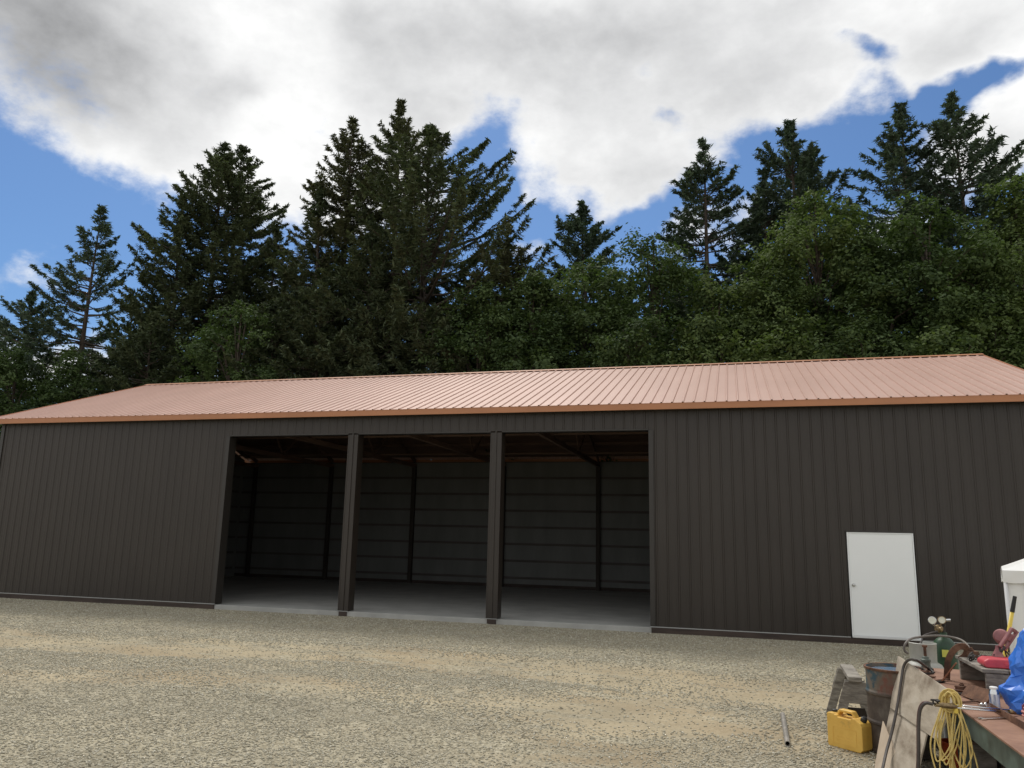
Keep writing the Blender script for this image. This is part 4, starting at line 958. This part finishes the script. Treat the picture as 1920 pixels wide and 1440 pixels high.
# --- timbers, bucket under the bench
M_brd=mat('brown_board',(.16,.11,.085),rough=.8,var=.3,vscale=9)
for c,lab in (((-.41,-.225,-9.98),'square grey timber block under the bench, nearer the orange bucket'),((-.195,.03,-10.03),'square grey timber block under the bench, farther from the orange bucket')):
    o=MB().box((c[0],c[2],.033),(c[1],c[2]+.34,.255)).build('timber_block',M_oldwood,origin=(c[0],c[2],.033),bevel=.01); tag(o,lab,'timber block','timber blocks under the bench')
for c,lab in (((-.42,-.24,-9.99),'thin brown board on the timber block nearer the orange bucket'),((-.21,.035,-10.05),'thin brown board on the timber block farther from the orange bucket')):
    o=MB().box((c[0],c[2],.256),(c[1],c[2]+.30,.276)).build('board',M_brd,origin=(c[0],c[2],.256),bevel=.002); tag(o,lab,'board','boards on the timber blocks')
t=thing('bucket','orange plastic bucket under the bench beside the yellow cord','bucket',(-.47,-9.72,.033))
MB().lathe((-.47,-9.72,.033),[(.075,0),(.098,.17),(.104,.172),(.104,.182),(.093,.182),(.071,.006),(.0,.005)],28,cap=False).build('bucket_body',M_orange,t,smooth=40)
MB().tube([(-.47+.104*math.cos(u),-9.72-.03*math.sin(u),.033+.165-.05*math.sin(u)) for u in np.linspace(0,math.pi,12)],.003,5).build('handle',M_chrome,t)
o=MB().box((-.34,-9.10,.033),(-.30,-8.80,.40)).box((-.299,-9.10,.033),(-.05,-9.06,.38)).build('white_panel',M_paper,origin=(-.3,-9.1,.033),bevel=.006); tag(o,'white plastic panel standing under the bench behind the bucket','panel')
# --- tarp bundle: stiff sheet in creased facets
rt=random.Random(21); nu,nv=30,17; c=np.array([-.055,-10.60,BZ+.002]); V=np.zeros((nv,nu,3))
prof=[.215,.225,.235,.24,.232,.205,.185,.180,.185,.175,.155,.135,.120,.115,.105,.085,.03]
for j in range(nv):
    v=j/(nv-1)
    for i in range(nu):
        u=2*math.pi*(i+rt.uniform(-.25,.25)+.5*(j%2))/nu
        fold=.055*math.sin(u*4+v*5.5)*(1-.5*v)+.03*math.sin(u*7-v*9+1)
        rr=prof[j]*(1+fold*1.6+rt.uniform(-.085,.085))
        V[j,i]=c+np.array([math.cos(u)*rr,math.sin(u)*rr,.60*v+(rt.uniform(-.016,.016) if 0<j<nv-1 else 0)])
V=np.concatenate([V.reshape(-1,3),[c+np.array([.01,0,.605])]]); V[:,2]=np.maximum(V[:,2],BZ+.002)
F=[]
for j in range(nv-1):
    for i in range(nu):
        a,b,d,e=j*nu+i,j*nu+(i+1)%nu,(j+1)*nu+i,(j+1)*nu+(i+1)%nu
        if rt.random()<.5: F+=[(a,b,e),(a,e,d)]
        else: F+=[(a,b,d),(b,e,d)]
for i in range(nu): F.append(((nv-1)*nu+i,(nv-1)*nu+(i+1)%nu,nv*nu))
o=npmesh('tarpaulin',V,F,[M_tarp]); tag(o,'crumpled bright blue tarpaulin bundled over something on the bench','tarpaulin')
b_=o.modifiers.new('soften','BEVEL'); b_.width=.012; b_.segments=2; b_.limit_method='ANGLE'; b_.angle_limit=R(8)
for p_ in o.data.polygons: p_.use_smooth=True
# --- yellow handled tool
a=Vector(at_d(1903,1118,6.95)); b=Vector(at_d(1888,1205,6.95)); d=(b-a).normalized(); e=a+d*((a.z-GZ)/(-d.z))
t=thing('long_handled_shovel','yellow fibreglass tool handle with black grip standing behind the blue tarpaulin','shovel',e)
MB().tube([a,a+d*.14],[.016,.019],12).build('grip',M_black,t,smooth=40); MB().tube([a+d*.1401,e-d*.28],.0165,12).build('handle',M_fibre,t,smooth=True)
RV=Vector(_r)
MB().prism([e-d*.30+RV*q1 for q1 in (-.03,.03)]+[e-d*.25+RV*.10,e-d*.06+RV*.09,e,e-d*.06-RV*.09,e-d*.25-RV*.10],tuple(np.array([.0,.004,.002]))).build('blade',M_darksteel,t)
# --- white canopy tent
ang=R(-15.5); cu=Vector((math.cos(ang),math.sin(ang),0)); cv=Vector((-math.sin(ang),math.cos(ang),0))
T0=Vector((1.115,-5.85,GZ))
t=thing('canopy_tent','white vinyl canopy shelter with draped walls at the right edge of the yard','canopy tent',T0)
def TP(u,v,w): return T0+cu*u+cv*v+Vector((0,0,w))
WU,WV,HE=2.6,2.6,1.625
mb=MB(); ap=TP(WU/2,WV/2,HE+.72)
N=14
cs=[TP(-.03,-.03,HE),TP(WU+.03,-.03,HE),TP(WU+.03,WV+.03,HE),TP(-.03,WV+.03,HE)]
for k in range(4):
    a,b=cs[k],cs[(k+1)%4]; rows=[]
    for j in range(9):
        s_=j/8; row=[]
        for i in range(N+1):
            q=a.lerp(b,i/N); p=q.lerp(ap,s_); p.z-=.05*math.sin(math.pi*s_)+.02*math.sin(i*2.1+j)*(1-s_)*.4*math.sin(math.pi*i/N); row.append(tuple(p))
        rows.append(row)
    vs=[p for r_ in rows for p in r_]; mb.add(vs,[(j*(N+1)+i,j*(N+1)+i+1,(j+1)*(N+1)+i+1,(j+1)*(N+1)+i) for j in range(8) for i in range(N)])
mb.build('roof_cover',M_vinyl,t,smooth=True)
mb=MB()
for k in range(4):
    a,b=cs[k],cs[(k+1)%4]; n_=(b-a).normalized().cross(Vector((0,0,1))); NN=40; vs=[]
    for j in range(5):
        for i in range(NN+1):
            q=a.lerp(b,i/NN)+n_*(.006+.012*math.sin(i*1.3+j*.6)*j/4); q.z-=.036*j+.012*math.sin(i*.9)*(j/4); vs.append(q)
    mb.add(vs,[(j*(NN+1)+i,j*(NN+1)+i+1,(j+1)*(NN+1)+i+1,(j+1)*(NN+1)+i) for j in range(4) for i in range(NN)])
mb.build('valance',M_vinyl,t,smooth=True)
for u,v in ((0,0),(WU,0),(WU,WV),(0,WV)): MB().tube([TP(u,v,0),TP(u,v,HE-.01)],.022,10).build('pole',mat('white_pole',(.7,.7,.7),rough=.4),t,smooth=True)
for (a,b) in ((TP(.025,.02,0),TP(WU,.02,0)),(TP(.02,.06,0),TP(.02,WV,0)),(TP(WU-.02,.06,0),TP(WU-.02,WV,0)),(TP(.05,WV-.02,0),TP(WU,WV-.02,0))):
    d=(b-a); n_=d.normalized().cross(Vector((0,0,1))); NN=60; vs=[]
    for j in range(7):
        for i in range(NN+1):
            q=a+d*i/NN+n_*(.015*math.sin(i*.8)+.008*math.sin(i*2.1+j*.3)); q.z=GZ+.01+(HE-.04)*j/6; vs.append(q)
    MB().add(vs,[(j*(NN+1)+i,j*(NN+1)+i+1,(j+1)*(NN+1)+i+1,(j+1)*(NN+1)+i) for j in range(6) for i in range(NN)]).build('side_wall',M_vinyl,t,smooth=True)
